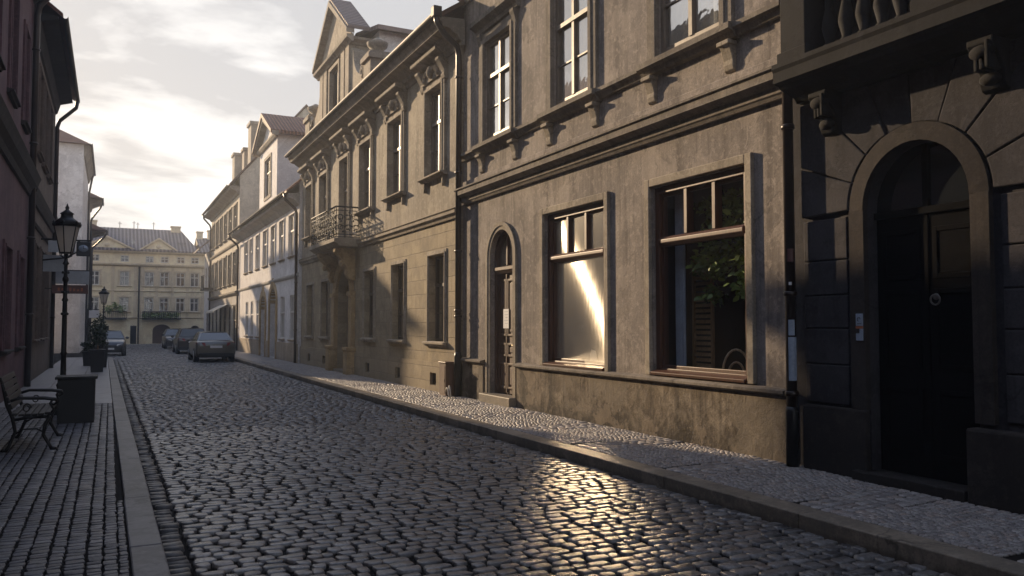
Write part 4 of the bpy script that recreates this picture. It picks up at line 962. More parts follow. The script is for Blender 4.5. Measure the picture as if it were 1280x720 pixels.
B = thing('tan_house', 'tan house with deep dark eaves behind the big street lamp', 'house', (-2.0, 29.6, .12))
YA, YB = 24.9, 34.3
gw = [(26.4, 27.6, 1.3, 4.0), (28.5, 29.7, 1.3, 4.0), (30.6, 31.8, 1.3, 4.0)]; uw = [(a, b, 6.7, 9.1) for a, b, _, _ in gw]
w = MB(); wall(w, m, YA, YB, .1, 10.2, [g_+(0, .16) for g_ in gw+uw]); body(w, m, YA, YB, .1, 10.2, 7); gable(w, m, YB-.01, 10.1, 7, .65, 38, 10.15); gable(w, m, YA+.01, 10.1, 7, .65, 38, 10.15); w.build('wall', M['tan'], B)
for u in gw+uw:
    surround(B, m, *u, .13, .06, 'tan'); sill(B, m, u[0]-.16, u[1]+.16, u[2], .14, .1, 'tan'); window(B, m, *u, .11, 'winframe_dark', 'glass', curtain=False)
s = MB(); s.prof(m, YA, YB, [(-.01, 5.1), (.06, 5.12), (.14, 5.3), (.18, 5.45), (-.01, 5.55)]); s.prof(m, YA, YB, [(-.01, 4.5), (.05, 4.52), (.08, 4.6), (-.01, 4.66)]); s.build('string_course', M['stone_brown'], B)
s = MB(); s.prof(m, YA, YB, [(-.01, 9.6), (.06, 9.65), (.12, 9.85), (.16, 10.0), (.55, 10.12), (.55, 10.2), (-.01, 10.22)]); s.build('cornice', M['stone_brown'], B)
roof(B, m, YA, YB+.05, 10.18, .66, 38, 7); gutter(B, m, YA, YB+.1, 10.22, .72)
pipe(B, [(-1.28, 34.1, 10.15), (-1.32, 34.1, 9.9), (-1.85, 34.1, 9.35), (-1.92, 34.1, 9.1), (-1.92, 34.1, .13)], .07, clips=(7, 4.5, 2))

def left_house(name, label, W, YA, YB, ze, ov, pitch, depth, mat, rows, n, rmat='tiles'):
    B = thing(name, label, 'house', (W, (YA+YB)/2, .1)); m = mapL(W)
    ops = []
    for k in range(n):
        c = YA+(YB-YA)*(k+.5)/n
        for z0, z1 in rows: ops.append((c-.55, c+.55, z0, z1, 0, .15))
    w = MB(); wall(w, m, YA, YB, 0, ze, ops); body(w, m, YA, YB, 0, ze, depth); w.build('wall', M[mat], B)
    for o in ops: window(B, m, *o[:4], .1, 'winframe_dark', 'glass_far', curtain=False, low=True)
    s = MB(); s.prof(m, YA, YB, [(-.01, ze-.7), (.08, ze-.65), (.15, ze-.4), (ov-.1, ze-.15), (ov, ze-.05), (-.01, ze)]); s.build('cornice', M['cornice'], B)
    tz = math.tan(R(pitch)); h = depth/2+ov; zr = ze+tz*h; r = MB()
    a, b = YA-ov, YB+ov                                       # hipped roof
    e = [m(a, ov, ze), m(b, ov, ze), m(b, -depth-ov, ze), m(a, -depth-ov, ze)]; t1, t2 = m(a+h, -depth/2, zr), m(b-h, -depth/2, zr)
    if b-a < 2*h: t1 = t2 = m((a+b)/2, -depth/2, zr)
    r.poly([e[0], e[1], t2, t1]); r.poly([e[1], e[2], t2]); r.poly([e[2], e[3], t1, t2]); r.poly([e[3], e[0], t1]); r.poly(e)
    r.build('roof', M[rmat], B)
    gutter(B, m, YA-ov, YB+ov, ze+.05, ov+.05)
    pipe(B, [m(YB-.3, ov, ze), m(YB-.3, ov-.1, ze-.3), m(YB-.3, .12, ze-1.2), m(YB-.3, .08, ze-1.5), m(YB-.3, .08, .1)], .07)
    return B
left_house('hipped_house', 'tall white house with hipped tile roof beyond the tan house', -1.66, 55.0, 66.0, 12.7, .36, 32, 2.8, 'white', [(1.2, 3.2), (5, 7.2), (8.8, 10.6)], 4)
left_house('sun_block_house', 'low grey house added in the gap to keep sun off the road', -3.3, 35.2, 53.6, 7.9, .3, 25, 5, 'greywall', [(1.2, 3.0), (4.2, 5.8)], 4)  # added house hidden behind the tan one, shades the roadway
left_house('eaves_house', 'lower cream house with wide dark eaves after the hipped one', -1.55, 66.5, 69.2, 11.0, .8, 30, 3, 'cream', [(1.2, 3.2), (5, 7)], 1)
left_house('last_cottage', 'lowest pale house with deep eaves at the end of the left side', -1.5, 69.9, 71.8, 9.0, 1.05, 28, 3, 'white', [(1.2, 3.0), (4.6, 6.4)], 1)

# ================================================================== GROUND
def sett_field(name, rows, mat, hgt, res, seed, tilt=.02, base=0., corner=.55, jit=.012, pw=6):
    """rows: list of stones (x0,x1,y0,y1); every stone a rounded block with its own tilt, height and tone"""
    g = np.random.default_rng(seed); S = np.array(rows, float); n = len(S)
    u = {7: np.array([-1,-.945,-.78,0,.78,.945,1]), 6: np.array([-1,-.965,-.88,.88,.965,1]), 5: np.array([-1,-.88,0,.88,1]), 4: np.array([-1,-.82,.82,1])}[res]; A, Bq = np.meshgrid(u, u, indexing='ij'); a = A.ravel(); b = Bq.ravel()
    # pull the corners in: square -> rounded square
    k = np.maximum(np.abs(a), np.abs(b)); L = np.sqrt(a*a+b*b)+1e-9
    f = (1-corner*.5)+(corner*.5)*k/L*np.maximum(1, 1)
    f = 1-corner*.34*np.clip((np.minimum(np.abs(a), np.abs(b))-.55)/.45, 0, 1)**1.5*(k > .6)
    a2, b2 = a*f, b*f
    h = 1-np.power(k, pw)*.42; h = np.where(k > .999, -1.1, h)
    inner = k < .999
    sc2 = 1.0+0*k
    cx, cy = (S[:,0]+S[:,1])/2, (S[:,2]+S[:,3])/2; hx, hy = (S[:,1]-S[:,0])/2, (S[:,3]-S[:,2])/2
    V = np.zeros((n, res*res, 3))
    sh = g.normal(0, jit, (n, 2, 1))
    skew = g.normal(0, .10, (n, 1)); tap = g.normal(0, .08, (n, 1))
    V[:,:,0] = cx[:,None]+hx[:,None]*(a2*sc2)[None]*(1+tap*b2[None])+sh[:,0]+skew*hy[:,None]*b2[None]*.6
    V[:,:,1] = cy[:,None]+hy[:,None]*(b2*sc2)[None]*(1+tap*a2[None])+sh[:,1]*.6+skew*hx[:,None]*a2[None]*.25
    tx, ty = g.normal(0, tilt, (n, 1)), g.normal(0, tilt, (n, 1)); dz = g.normal(0, hgt*.16, (n, 1))
    lump = g.normal(0, hgt*.07, (n, res*res))
    V[:,:,2] = base+hgt*(h[None]-.75)+np.where(k[None] > .999, 0, dz+tx*hx[:,None]*a[None]+ty*hy[:,None]*b[None]+lump)
    i, j = np.meshgrid(np.arange(res-1), np.arange(res-1), indexing='ij'); q = (i*res+j).ravel()
    F = np.stack([q, q+res, q+res+1, q+1], 1); F = (F[None]+np.arange(n)[:,None,None]*res*res).reshape(-1, 4)
    me = bpy.data.meshes.new(name)
    me.vertices.add(n*res*res); me.vertices.foreach_set('co', V.ravel())
    me.loops.add(F.size); me.loops.foreach_set('vertex_index', F.ravel())
    me.polygons.add(len(F)); me.polygons.foreach_set('loop_start', np.arange(len(F))*4); me.polygons.foreach_set('use_smooth', np.ones(len(F), bool))
    me.update(); me.validate()
    c = np.ones((n, res*res, 4)); c[:,:,0] = g.random((n, 1)); c[:,:,1] = g.random((n, 1)); c[:,:,2] = np.where(k > .999, 0, 1)[None]
    at = me.color_attributes.new('stone', 'FLOAT_COLOR', 'POINT'); at.data.foreach_set('color', c.ravel())
    me.materials.append(M[mat]); return me

def join_fields(name, meshes, extra=None):
    """several sett meshes as one object: the first carries the rest, joined through bmesh"""
    bm = bmesh.new()
    for q in meshes: bm.from_mesh(q)
    for f in bm.faces: f.material_index = 0
    me = bpy.data.meshes.new(name); bm.to_mesh(me); bm.free()
    me.materials.append(meshes[0].materials[0])
    o = bpy.data.objects.new(name, me); COL.objects.link(o); tag(o, kind='structure'); return o
KX = lambda y: .20-.0066*y                                    # street edge of the left pavement (its kerb runs a little askew)
KW = .225
rg = random.Random(11)
def road_rows(y0, y1, pitch, wmin, wmax, x1=5.30, gap=.017):
    out = []; y = y0
    while y < y1:
        p = pitch*rg.uniform(.86, 1.14); x = KX(y)+KW+.19+(0 if y < 44 else -1.6); x += rg.uniform(0, .02)
        while x < x1-.05:
            w_ = rg.uniform(wmin, wmax)
            if x+w_ > x1-.08: w_ = x1-x
            wob = .02*math.sin(x*1.1+y*.5)
            out.append((x+gap/2, x+w_-gap/2, y+gap/2+wob, y+p-gap/2+wob)); x += w_
        y += p
    return out
near = road_rows(.5, 14,   .125, .10, .235); mid = road_rows(14, 30,   .125, .10, .235); far = road_rows(30, 76.9, .13, .14, .23)
join_fields('road', [sett_field('a', near, 'cobble', .018, 7, 1, .022), sett_field('b', mid, 'cobble', .018, 5, 2, .022), sett_field('c', far, 'cobble', .018, 4, 3, .02)])
# gutter course along the left kerb: one line of setts
gr = []
y = .5
while y < 44:
    p = rg.uniform(.10, .17); gr.append((KX(y)+KW+.015, KX(y)+KW+.185, y+.006, y+p-.006)); y += p
gr2 = []; y = .5
while y < 70:
    p = rg.uniform(.12, .2); gr2.append((5.19, 5.315, y+.006, y+p-.006)); y += p
join_fields('gutter', [sett_field('a', gr, 'gutter', .03, 5, 5, .03, -.004)])
b = MB(); b.box(-40, 40, -30, 90, -.5, -.028); tag(b.build('ground', M['mud']), kind='structure')
b = MB(); b.box(-900, 900, -900, 900, -.9, -.52); tag(b.build('terrain', M['ground']), kind='structure')
# right pavement
b = MB(); b.box(5.60, 7.3, -9, 71.9, -.3, .100); tag(b.build('pavement_bed', M['mud']), kind='structure')
ms = []; y = -.5
band = 0
while y < 36:
    seg = 1.35 if band % 2 == 0 else .5
    yy = y
    while yy < y+seg:
        p = rg.uniform(.058, .075) if band % 2 == 0 else rg.uniform(.10, .14)
        x = 5.605+rg.uniform(0, .03)
        while x < 7.2:
            w_ = rg.uniform(.058, .078) if band % 2 == 0 else rg.uniform(.12, .2)
            wob = .03*math.sin(x*3.0+yy) if band % 2 == 0 else .5*(x-6.4)*.18
            ms.append((x+.004, x+w_-.004, yy+.004+wob, yy+p-.004+wob)); x += w_
        yy += p
    y = yy; band += 1
join_fields('pavement', [sett_field('a', ms, 'mosaic', .009, 5, 8, .03, .119, jit=.004, pw=12)])
b = MB(); b.box(5.61, 7.05, 36, 71.9, .0, .118); tag(b.build('pavement', M['slab']), kind='structure')
# left pavement: courses running along the street, then slabs
lf = []
c = 0; x = -2.0
while x < .14:
    cw = rg.uniform(.085, .14); y = 1.0
    while y < 18.6:
        p = rg.uniform(.06, .12)
        x1 = min(x+cw, KX(y)-.012)
        if x1-x > .05: lf.append((x+.002, x1-.002, y+.002+.012*math.sin(y*1.3+x*9), y+p-.002+.012*math.sin(y*1.3+x*9)))
        y += p
    x += cw
join_fields('pavement', [sett_field('a', lf, 'sett_left', .006, 6, 9, .018, .1205, jit=.003, pw=16)])
b = MB()
b.loft([[(-2.05, -9, z), (KX(-9)-.005, -9, z), (KX(18.6)-.005, 18.6, z), (-2.05, 18.6, z)] for z in (-.3, .102)])
tag(b.build('pavement_bed', M['mud']), kind='structure')
b = MB(); y = 18.62
while y < 44:
    for x0, x1 in ((-2.0, -1.36), (-1.35, -.7), (-.69, KX(y)-.008)): b.box(x0, x1-.004, y, y+.895, -.2, .117+rg.uniform(-.002, .002))
    y += .9
tag(b.build('pavement', M['slab'], bevel=.004), kind='structure')
def kerb(f0, f1, y0, y1, mat, top):
    b = MB(); y = y0
    while y < y1:
        p = min(rg.uniform(1.6, 2.6), y1-y+.01); e = rg.uniform(-.003, .003)
        a, c = y+.0015, y+p-.0015
        b.loft([[(f0(a)+e, a, z), (f1(a)+e, a, z), (f1(c)+e, c, z), (f0(c)+e, c, z)] for z in (-.3, top+rg.uniform(-.0015, .0015))]); y += p
    return tag(b.build('kerb', M[mat], bevel=.012), kind='structure')
kerb(lambda y: KX(y), lambda y: KX(y)+KW, -8, 44, 'granite_dark', .122)
kerb(lambda y: 5.315, lambda y: 5.595, -8, 71.9, 'granite', .124)

# ================================================================== STREET FURNITURE
def street_lamp(label, x, y, scl):
    T = thing('street_lamp', label, 'street lamp', (x, y, .12), 'old lantern street lamps')
    p = MB()
    p.lathe((x, y, .12), [(.17, 0), (.17, .12), (.13, .16), (.12, .55), (.14, .6), (.10, .66), (.062, .75), (.055, 1.2), (.075, 1.24), (.055, 1.28), (.048, 2.3), (.07, 2.33), (.045, 2.38), (.043, 2.7), (.065, 2.73), (.065, 2.78), (.04, 2.82), (.038, 3.05), (.07, 3.08), (.04, 3.13), (.035, 3.3)], 14)
    for z in (2.05, 2.5, 2.9):
        for k in range(6): a = k*math.pi/3; p.ball((x+.06*math.cos(a), y+.06*math.sin(a), .12+z), .022, .022, .03, 6, 5)
    p.build('post', M['iron'], T)
    f = MB(); zb, zt = 3.42, 3.98; rb, rt = .13, .26
    for k in range(6):
        a = k*math.pi/3+.3
        f.tube([(x+rb*math.cos(a), y+rb*math.sin(a), zb), (x+rt*math.cos(a), y+rt*math.sin(a), zt)], .013, 6)
        f.tube([(x+.04*math.cos(a), y+.04*math.sin(a), 3.32), (x+.12*math.cos(a), y+.12*math.sin(a), 3.36), (x+rb*math.cos(a), y+rb*math.sin(a), zb)], .012, 6)
    f.lathe((x, y, 0), [(rb+.02, zb-.015), (rb+.02, zb+.015)], 6, False, .3); f.lathe((x, y, 0), [(rt+.03, zt-.02), (rt+.05, zt+.03)], 6, False, .3)
    f.build('lantern_frame', M['iron'], T)
    c = MB(); c.lathe((x, y, 0), [(rt+.05, zt+.03), (.17, zt+.14), (.13, zt+.17), (.12, zt+.23), (.15, zt+.25), (.06, zt+.31), (.03, zt+.34), (.045, zt+.37), (.02, zt+.42), (.008, zt+.46)], 12)
    for k in range(6): a = k*math.pi/3+.3; c.ball((x+.27*math.cos(a), y+.27*math.sin(a), zt+.06), .025, .025, .04, 6, 5)
    c.build('cap', M['iron'], T)
    T.scale = scl
    g_ = MB(); g_.lathe((x, y, 0), [(rb-.004, zb+.016), (rt-.004, zt-.022)], 6, False, .3); g_.build('lantern_glass', M['lantern'], T)
street_lamp('nearest black lantern lamp post rising behind the black planter box', -.745, 16.6, (.8, .8, .885))
street_lamp('smaller distant lantern lamp post beside the clipped shrub', -.30, 43.2, (.8, .8, .8))

T = thing('planter_box', 'large plain black planter box in front of the lamp post', 'planter', (-.475, 15.3, .12))
q = MB(); X0, X1, Y0, Y1 = -.755, -.205, 15.05, 15.6
q.loft([[(X0+.005, Y0+.005, .12), (X1-.005, Y0+.005, .12), (X1-.005, Y1-.005, .12), (X0+.005, Y1-.005, .12)], [(X0, Y0, .84), (X1, Y0, .84), (X1, Y1, .84), (X0, Y1, .84)]]); q.build('tub', M['planter'], T, .01)
q = MB(); q.box(X0-.035, X1+.035, Y0-.035, Y1+.035, .842, .885); q.build('lid', M['planter'], T, .008)

def bench(label, x0, x1, y0, y1):
    """cast-iron ends with curled legs, slatted seat and back; the back is on the wall side (x0)"""
    T = thing('park_bench', label, 'bench', ((x0+x1)/2, (y0+y1)/2, .12)); z = .12
    for y in (y0, y1):
        e = MB()
        e.tube([(x1-.02, y, z), (x1-.05, y, z+.05), (x1-.13, y, z+.2), (x1-.11, y, z+.33), (x1-.06, y, z+.42), (x1-.08, y, z+.46)], [.026, .02, .022, .024, .024, .022], 8)
        e.ball((x1-.01, y, z+.02), .04, .028, .022)
        e.tube([(x0+.05, y, z), (x0+.09, y, z+.06), (x0+.16, y, z+.25), (x0+.13, y, z+.42), (x0+.06, y, z+.6), (x0, y, z+.9), (x0-.04, y, z+.94)], [.026, .02, .022, .024, .022, .02, .02], 8)
        e.ball((x0+.04, y, z+.02), .04, .028, .022)
        e.tube([(x0+.13, y, z+.40), (x0+.3, y, z+.43), (x1-.06, y, z+.43)], .02, 8)
        e.tube([(x0+.05, y, z+.63), (x0+.2, y, z+.68), (x1-.12, y, z+.67), (x1+.0, y, z+.65), (x1+.02, y, z+.61), (x1-.02, y, z+.58), (x1-.05, y, z+.60)], [.02, .02, .024, .024, .02, .016, .014], 8)
        e.tube([(x1-.07, y, z+.44), (x1-.02, y, z+.52), (x1-.06, y, z+.60), (x1-.03, y, z+.65)], .016, 8)
        e.tube([(x0+.12, y, z+.2), (x0+.25, y, z+.28), (x1-.2, y, z+.28), (x1-.11, y, z+.22)], .012, 6)
        e.tube([(x0+.28+.05*math.cos(k*.6)*(1-k*.04), y, z+.55+.06*math.sin(k*.6)*(1-k*.04)) for k in range(14)], .009, 6)
        e.build('end_frame', M['iron'], T)
    s_ = MB()
    for k in range(6): a = x0+.12+k*(x1-x0-.16)/6; s_.box(a, a+.062, y0-.06, y1+.06, z+.452+(.012 if k in (0, 5) else 0), z+.482+(.012 if k in (0, 5) else 0))
    s_.build('seat', M['benchwood'], T, .006)
    s_ = MB()
    for k in range(5):
        zz = z+.54+.085*k; xx = x0+.105-.028*k
        s_.loft([[(xx, y, zz), (xx+.028, y, zz+.008), (xx+.005, y, zz+.075), (xx-.023, y, zz+.067)] for y in (y0-.06, y1+.06)])
    s_.build('backrest', M['benchwood'], T, .005)
bench('black cast iron bench with curled armrests on the left pavement', -1.22, -.62, 12.05, 13.45)
bench('second black bench partly cut off by the left picture edge', -1.85, -1.32, 11.2, 12.3)

def shrub_pot(label, x, y, h, r, ht, seed):
    T = thing('potted_shrub', label, 'plant', (x, y, .12), 'potted shrubs along the left kerb'); rg2 = random.Random(seed)
    q = MB(); q.loft([[(x+a*r*k, y+b*r*k, .12+z) for a, b in ((-1,-1),(1,-1),(1,1),(-1,1))] for k, z in ((.8, 0), (1, h), (1.06, h), (1.06, h+.05))]); q.build('pot', M['planter'], T, .01)
    q = MB(); q.tube([(x, y, .12+h*.8), (x+.02, y, .12+h+.3), (x, y+.02, .12+h+ht*.7)], [.03, .025, .01], 6); q.build('trunk', M['rattan'], T)
    L = MB(); cs = []
    for k in range(9): leafy(L, cs, (x+rg2.uniform(-.4,.4)*r*1.6, y+rg2.uniform(-.4,.4)*r*1.6, .12+h+ht*rg2.uniform(.2, .85)), r*.8, r*.8, ht*.22, 120, .075, rg2)
    o = leaf_build(L, cs, 'crown', T); o.data.materials[0] = M['leaf_dark']
shrub_pot('dark clipped shrub in a square black pot beside the kerb', -.38, 30.8, .72, .23, 1.0, 5)
shrub_pot('low bushy plant in a black pot behind the dark clipped shrub', -.75, 35.5, .5, .2, .45, 6)
shrub_pot('shrub in a black pot between the dark clipped shrub and the distant lamp', -.30, 34.0, .9, .25, 1.1, 8)

# hanging signs on the tan house
m = mapL(-2.0)
T = thing('bracket_sign', 'pale hanging sign with black framed oval clock on iron bracket', 'sign', (-2.0, 29.0, 3.8)); y = 29.0
q = MB(); q.tube([(-2, y, 4.42), (-.62, y, 4.42)], .03, 6); q.tube([(-2, y, 3.75), (-1.3, y, 3.85), (-1.0, y, 4.05), (-.95, y, 4.4)], .03, 6); q.build('bracket', M['iron'], T)
q = MB(); q.box(-1.80, -1.05, y-.03, y+.03, 4.02, 4.38); q.build('panel', M['cream_sign'], T)
q = MB(); q.box(-1.02, -.62, y-.08, y+.08, 3.92, 4.38); K = q.build('clock_case', M['ink'], T, .02)
q = MB(); q.lathe((0, 0, 0), [(.001, 0), (.14, 0), (.14, .01), (.001, .012)], 20)
q.v = [(-.82+a, y-.083-c_*1, 4.16+b*.8) for a, b, c_ in q.v]; q.build('clock_face', M['bluepaper'], K)
q = MB(); q.box(-.83, -.815, y-.105, y-.098, 4.15, 4.25); q.box(-.83, -.75, y-.105, y-.098, 4.145, 4.16); q.build('clock_hand', M['ink'], K)
q = MB(); q.box(-1.95, -1.3, y+.3, y+.36, 3.42, 3.95); q.build('lower_panel', M['cream_sign'], T)
q = MB(); q.tube([(-2, y+.33, 3.9), (-1.3, y+.33, 3.9)], .02, 6); q.tube([(-2, y+.33, 3.5), (-1.3, y+.33, 3.5)], .02, 6); q.build('bracket', M['iron'], T)
T = thing('shop_sign', 'white sign board with a red strip below hung under the clock', 'sign', (-2.0, 29.8, 3.0)); y = 29.8
q = MB(); q.box(-1.62, -.66, y-.04, y+.04, 3.06, 3.48); q.build('panel', M['cream_sign'], T, .01)
q = MB(); q.box(-1.72, -.68, y-.05, y+.05, 2.74, 3.02); S_ = q.build('red_panel', M['red_sign'], T, .01)
q = MB()
for k in range(7): q.box(-1.55+.11*k, -1.49+.11*k, y-.056, y-.049, 2.82, 2.93-.02*(k % 3))
q.build('lettering', M['orange'], S_)
q = MB(); q.tube([(-2, y, 3.5), (-.66, y, 3.5)], .022, 6); q.tube([(-2, y, 2.9), (-1.72, y, 2.9)], .02, 6); q.build('bracket', M['iron'], T)
T = thing('small_sign', 'small plain white sign hanging near the distant lamp', 'sign', (-1.0, 44.5, 2.4))
q = MB(); q.box(-.95, -.5, 44.47, 44.53, 2.05, 2.42); q.build('panel', M['paper'], T, .01)
q = MB(); q.tube([(-1.0, 44.5, .0), (-1.0, 44.5, 2.5)], .03, 8); q.tube([(-1.0, 44.5, 2.46), (-.5, 44.5, 2.46)], .02, 6); q.build('post', M['iron'], T)

# ================================================================== CARS
def car(name, label, x, y, paint, H=1.40, Lh=2.25, W=.87, wagon=False, flip=False):
    T = thing(name, label, 'car', (x, y, 0), 'cars parked along the street'); sg = -1 if flip else 1
    P = lambda a, b, c: (x+a*sg, y+b*sg, c)
    k = Lh/2.25
    st = [(-2.25, .34, .74, .93), (-2.22, .27, .90, .965), (-2.05, .22, .97, .985), (-1.5, .20, .99, 1.0), (0, .19, .96, 1.0), (1.0, .19, .93, 1.0), (1.6, .2, .86, .985), (2.0, .22, .78, .95), (2.18, .26, .70, .90), (2.25, .34, .58, .82)]
    q = MB(); rings = []
    for b, zl, zt, ww in st:
        h = W*ww
        half = [(h*.80, zl), (h*.97, zl+.08), (h, zl+.22 if zt-zl > .4 else (zl+zt)/2), (h*.995, zt-.12), (h*.95, zt-.03), (h*.80, zt), (0, zt+.015)]
        rings.append([P(a, b*k, c) for a, c in half]+[P(-a, b*k, c) for a, c in half[-2::-1]])
    q.loft(rings, True, True)
    bo = q.build('body', M[paint], T)
    rb = -1.95 if wagon else -1.78; rr = -1.72 if wagon else -1.05
    cab = [(rb, .99, .80, rb, .80), ]
    base = [(rb*k, .97), (-.9*k, .985), (.2*k, .965), (1.05*k, .925)]; topy = [rr*k, (rr*.6)*k, .0*k, .30*k]
    q = MB()
    lo = [P(.79, b, z) for b, z in base]; ro_ = [P(-.79, b, z) for b, z in base]
    lt = [P(.60, b, H-(.03 if i in (0, 3) else 0)) for i, b in enumerate(topy)]; rt_ = [P(-.60, b, H-(.03 if i in (0, 3) else 0)) for i, b in enumerate(topy)]
    ctop = [P(0, b, H+.02) for b in topy]
    for A_, C_ in ((lo, lt), (ro_, rt_)):
        for i in range(3): q.poly([A_[i], A_[i+1], C_[i+1], C_[i]])
    for i in range(3): q.poly([lt[i], lt[i+1], ctop[i+1], ctop[i]], True); q.poly([rt_[i], rt_[i+1], ctop[i+1], ctop[i]], True)
    q.poly([lo[0], lt[0], ctop[0], rt_[0], ro_[0]]); q.poly([lo[3], lt[3], ctop[3], rt_[3], ro_[3]])
    q.build('roof', M[paint], T)
    def quad(A, Bq, C, D, inset, off):
        A, Bq, C, D = map(Vector, (A, Bq, C, D)); c = (A+Bq+C+D)/4; n = (Bq-A).cross(D-A).normalized()
        mid_ = Vector((x, y, .9)); n = n if n.dot(c-mid_) > 0 else -n
        return [c+(p-c)*inset+n*off for p in (A, Bq, C, D)]
    g_ = MB(); g_.poly(quad(lo[0], lt[0], rt_[0], ro_[0], .88, .012)); g_.build('rear_window', M['carglass'], T)
    g_ = MB(); g_.poly(quad(lo[3], lt[3], rt_[3], ro_[3], .90, .012)); g_.build('windscreen', M['carglass'], T)
    for A_, C_ in ((lo, lt), (ro_, rt_)):
        g_ = MB()
        for i in range(3): g_.poly(quad(A_[i], A_[i+1], C_[i+1], C_[i], .84, .010))
        g_.build('side_window', M['carglass'], T)
    for s in (-1, 1):
        l = MB(); l.loft([[P(s*W*u, b*k, z) for u, b, z in ((.52, -2.262, .74), (.93, -2.19, .74), (.985, -2.02, .76), (.985, -2.02, .90), (.94, -2.19, .91), (.55, -2.245, .90))], [P(s*W*u*.9, b*k+.12, z) for u, b, z in ((.52, -2.262, .74), (.93, -2.19, .74), (.985, -2.02, .76), (.985, -2.02, .90), (.94, -2.19, .91), (.55, -2.245, .90))]]); l.build('tail_light', M['taillight'], T)
        l = MB(); l.loft([[P(s*W*u, b*k, z) for u, b, z in ((.45, 2.265, .55), (.80, 2.21, .56), (.92, 2.06, .60), (.92, 2.04, .70), (.78, 2.19, .68), (.48, 2.23, .66))], [P(s*W*u*.9, b*k-.15, z) for u, b, z in ((.45, 2.265, .55), (.80, 2.21, .56), (.92, 2.06, .60), (.92, 2.04, .70), (.78, 2.19, .68), (.48, 2.23, .66))]]); l.build('headlight', M['headlight'], T)
        mr = MB(); mr.ball(P(s*(W+.07), .78*k, .98), .10, .05, .07); mr.build('mirror', M[paint], T)
        for b in (-1.36, 1.40):
            w_ = MB(); n = 20
            xs_ = [s*(W-.20), s*(W-.17), s*(W+.008), s*(W+.018)]; rs = [.30, .325, .325, .29]
            w_.loft([[P(xx, b*k+r*math.cos(2*math.pi*i/n), .325+r*math.sin(2*math.pi*i/n)) for i in range(n)] for xx, r in zip(xs_, rs)], True, False)
            WH = w_.build('wheel', M['rubber'], T)
            w_ = MB(); w_.loft([[P(xx, b*k+r*math.cos(2*math.pi*i/n), .325+r*math.sin(2*math.pi*i/n)) for i in range(n)] for xx, r in ((s*(W+.0), .21), (s*(W+.024), .205), (s*(W+.022), .05))], True, False); w_.build('rim', M['alloy'], WH)
    for b, zc, d in ((-2.275, .33, .06), (2.265, .30, .05)):
        q = MB(); q.loft([[P(u*W, b*k+(0.10 if abs(u) > .85 else 0)*(1 if b < 0 else -1), z) for u in (-.92, -.8, .8, .92)]+[P(u*W, b*k+.1*(1 if b < 0 else -1)+.1*(1 if b < 0 else -1), z) for u in (.92, -.92)] for z in (zc-.09, zc+.10)])
        q.build('bumper', M['rubber'], T, .01)
    q = MB(); q.loft([[P(a, -2.275*k, z) for a, z in ((-.26, .66), (.26, .66), (.26, .77), (-.26, .77))], [P(a, -2.225*k, z) for a, z in ((-.26, .66), (.26, .66), (.26, .77), (-.26, .77))]]); q.build('number_plate', M['paper'], T)
    q = MB(); q.loft([[P(a, 2.285*k, z) for a, z in ((-.26, .36), (.26, .36), (.26, .46), (-.26, .46))], [P(a, 2.22*k, z) for a, z in ((-.26, .36), (.26, .36), (.26, .46), (-.26, .46))]]); q.build('number_plate', M['paper'], T)
    return T
car('parked_car', 'nearest parked saloon, grey silver, seen from behind', 4.33, 40.9, 'car_silver', 1.38)
car('parked_car', 'dark tall estate car parked just ahead of the silver saloon', 4.35, 52.4, 'car_gold', 1.50, 2.2, .86, True)
car('parked_car', 'farthest small dark car facing the camera beyond the estate', 4.25, 63.0, 'car_dark', 1.40, 2.0, .82, False, True)
car('parked_car', 'dark blue car parked facing the camera behind the potted shrubs', -.05, 50.6, 'car_blue', 1.38, 2.15, .84, False, True)

# ================================================================== SKY, SUN, AIR, CAMERA
SUN_AZ, SUN_EL = R(-18.4), R(16.5)                             # azimuth from the street axis (minus = left)
wd = bpy.data.worlds.new('World'); sc.world = wd; wd.use_nodes = True
nt = wd.node_tree; nt.nodes.clear()
N = lambda t_: nt.nodes.new('ShaderNode'+t_)
out = N('OutputWorld'); bg = N('Background'); bg.inputs['Strength'].default_value = .07
sky = N('TexSky'); sky.sky_type = 'NISHITA'; sky.sun_disc = False; sky.sun_elevation = SUN_EL; sky.sun_rotation = SUN_AZ
sky.air_density = 1.2; sky.dust_density = 3.0; sky.ozone_density = 1.0
tc = N('TexCoord'); sx = N('SeparateXYZ'); nt.links.new(tc.outputs['Generated'], sx.inputs[0])
zc = N('Math'); zc.operation = 'MAXIMUM'; nt.links.new(sx.outputs[2], zc.inputs[0]); zc.inputs[1].default_value = .0
za = N('Math'); za.operation = 'ADD'; nt.links.new(zc.outputs[0], za.inputs[0]); za.inputs[1].default_value = .22
dv = N('VectorMath'); dv.operation = 'DIVIDE'; cb = N('CombineXYZ')
for k in range(3): nt.links.new(za.outputs[0], cb.inputs[k])
nt.links.new(tc.outputs['Generated'], dv.inputs[0]); nt.links.new(cb.outputs[0], dv.inputs[1])
mp = N('Mapping'); mp.inputs['Scale'].default_value = (1.0, 1.5, .3); mp.inputs['Rotation'].default_value = (0, 0, R(-24)); mp.inputs['Location'].default_value = (.4, .2, 0); nt.links.new(dv.outputs[0], mp.inputs[0])
nz = N('TexNoise'); nz.inputs['Scale'].default_value = 1.7; nz.inputs['Detail'].default_value = 7; nz.inputs['Roughness'].default_value = .55; nz.inputs['Distortion'].default_value = .3; nt.links.new(mp.outputs[0], nz.inputs['Vector'])
rp = N('ValToRGB'); rp.color_ramp.elements[0].position = .39; rp.color_ramp.elements[0].color = (0,0,0,1); rp.color_ramp.elements[1].position = .61; rp.color_ramp.elements[1].color = (1,1,1,1); nt.links.new(nz.outputs['Fac'], rp.inputs[0])
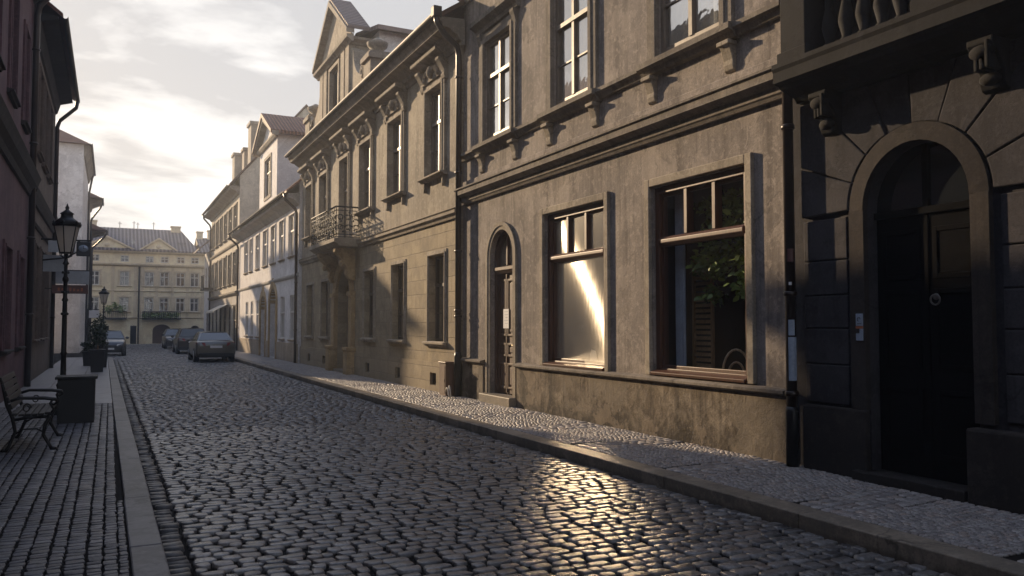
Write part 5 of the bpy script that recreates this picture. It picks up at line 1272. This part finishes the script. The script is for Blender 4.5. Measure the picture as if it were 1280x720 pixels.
# cloud veil: whitens the sky; thick parts are greyer than thin ones
veil = N('MixRGB'); veil.blend_type = 'MIX'; veil.inputs[0].default_value = .94; nt.links.new(sky.outputs[0], veil.inputs[1])
cl = N('MixRGB'); cl.inputs[1].default_value = (19.0, 18.6, 17.8, 1); cl.inputs[2].default_value = (5.3, 5.5, 5.9, 1); rz = N('MapRange'); rz.inputs['From Min'].default_value = .02; rz.inputs['From Max'].default_value = .34; rz.inputs['To Min'].default_value = .0; rz.inputs['To Max'].default_value = .8; nt.links.new(sx.outputs[2], rz.inputs['Value'])
mm = N('Math'); mm.operation = 'MULTIPLY_ADD'; nt.links.new(rp.outputs[0], mm.inputs[0]); mm.inputs[1].default_value = .66; nt.links.new(rz.outputs[0], mm.inputs[2]); mm.use_clamp = True
nt.links.new(mm.outputs[0], cl.inputs[0]); hi = N('MapRange'); hi.inputs['From Min'].default_value = .46; hi.inputs['From Max'].default_value = .78; nt.links.new(sx.outputs[2], hi.inputs['Value'])
cz = N('MixRGB'); cz.inputs[2].default_value = (4.6, 5.7, 8.4, 1); nt.links.new(hi.outputs[0], cz.inputs[0]); nt.links.new(cl.outputs[0], cz.inputs[1])
nt.links.new(cz.outputs[0], veil.inputs[2])
nt.links.new(veil.outputs[0], bg.inputs[0]); nt.links.new(bg.outputs[0], out.inputs[0])

sl = bpy.data.lights.new('sun', 'SUN'); sl.energy = 5.0; sl.angle = R(.6); sl.color = (1.0, .75, .48)
so = bpy.data.objects.new('sun', sl); COL.objects.link(so)
sdir = Vector((math.sin(SUN_AZ)*math.cos(SUN_EL), math.cos(SUN_AZ)*math.cos(SUN_EL), math.sin(SUN_EL)))
so.rotation_euler = (-sdir).to_track_quat('-Z', 'Y').to_euler(); so.location = sdir*60

if True:
    hz = MB(); hz.box(-60, 70, -40, 110, -1.9, 26); h = NT('air'); pv = h.n('VolumePrincipled')
    pv.inputs['Density'].default_value = .0029; pv.inputs['Color'].default_value = (.90, .93, .97, 1); pv.inputs['Anisotropy'].default_value = .3
    h.l(pv.outputs[0], h.out.inputs['Volume']); o = hz.build('haze', h.m); tag(o, kind='stuff')

cd = bpy.data.cameras.new('camera'); cam = bpy.data.objects.new('camera', cd); COL.objects.link(cam); sc.camera = cam
cd.sensor_width = 36; cd.lens = 1000*36/1280; cd.clip_start = .05; cd.clip_end = 3000
psi, pit = R(26.633), R(2.577)
f_ = Vector((math.sin(psi)*math.cos(pit), math.cos(psi)*math.cos(pit), math.sin(pit)))
cam.location = (0, 0, 1.75); cam.rotation_euler = f_.to_track_quat('-Z', 'Y').to_euler()

vs = sc.view_settings; vs.view_transform = 'Standard'; vs.look = 'None'; vs.exposure = 0.72; vs.gamma = 1; vs.use_curve_mapping = False
sc.render.engine = 'CYCLES'; cy = sc.cycles
cy.use_denoising = True; cy.denoiser = 'OPENIMAGEDENOISE'; cy.max_bounces = 8; cy.diffuse_bounces = 3; cy.glossy_bounces = 4; cy.transmission_bounces = 4; cy.transparent_max_bounces = 12; cy.volume_bounces = 0
cy.sample_clamp_indirect = 25; cy.blur_glossy = .5; cy.caustics_reflective = True; cy.volume_step_rate = 4
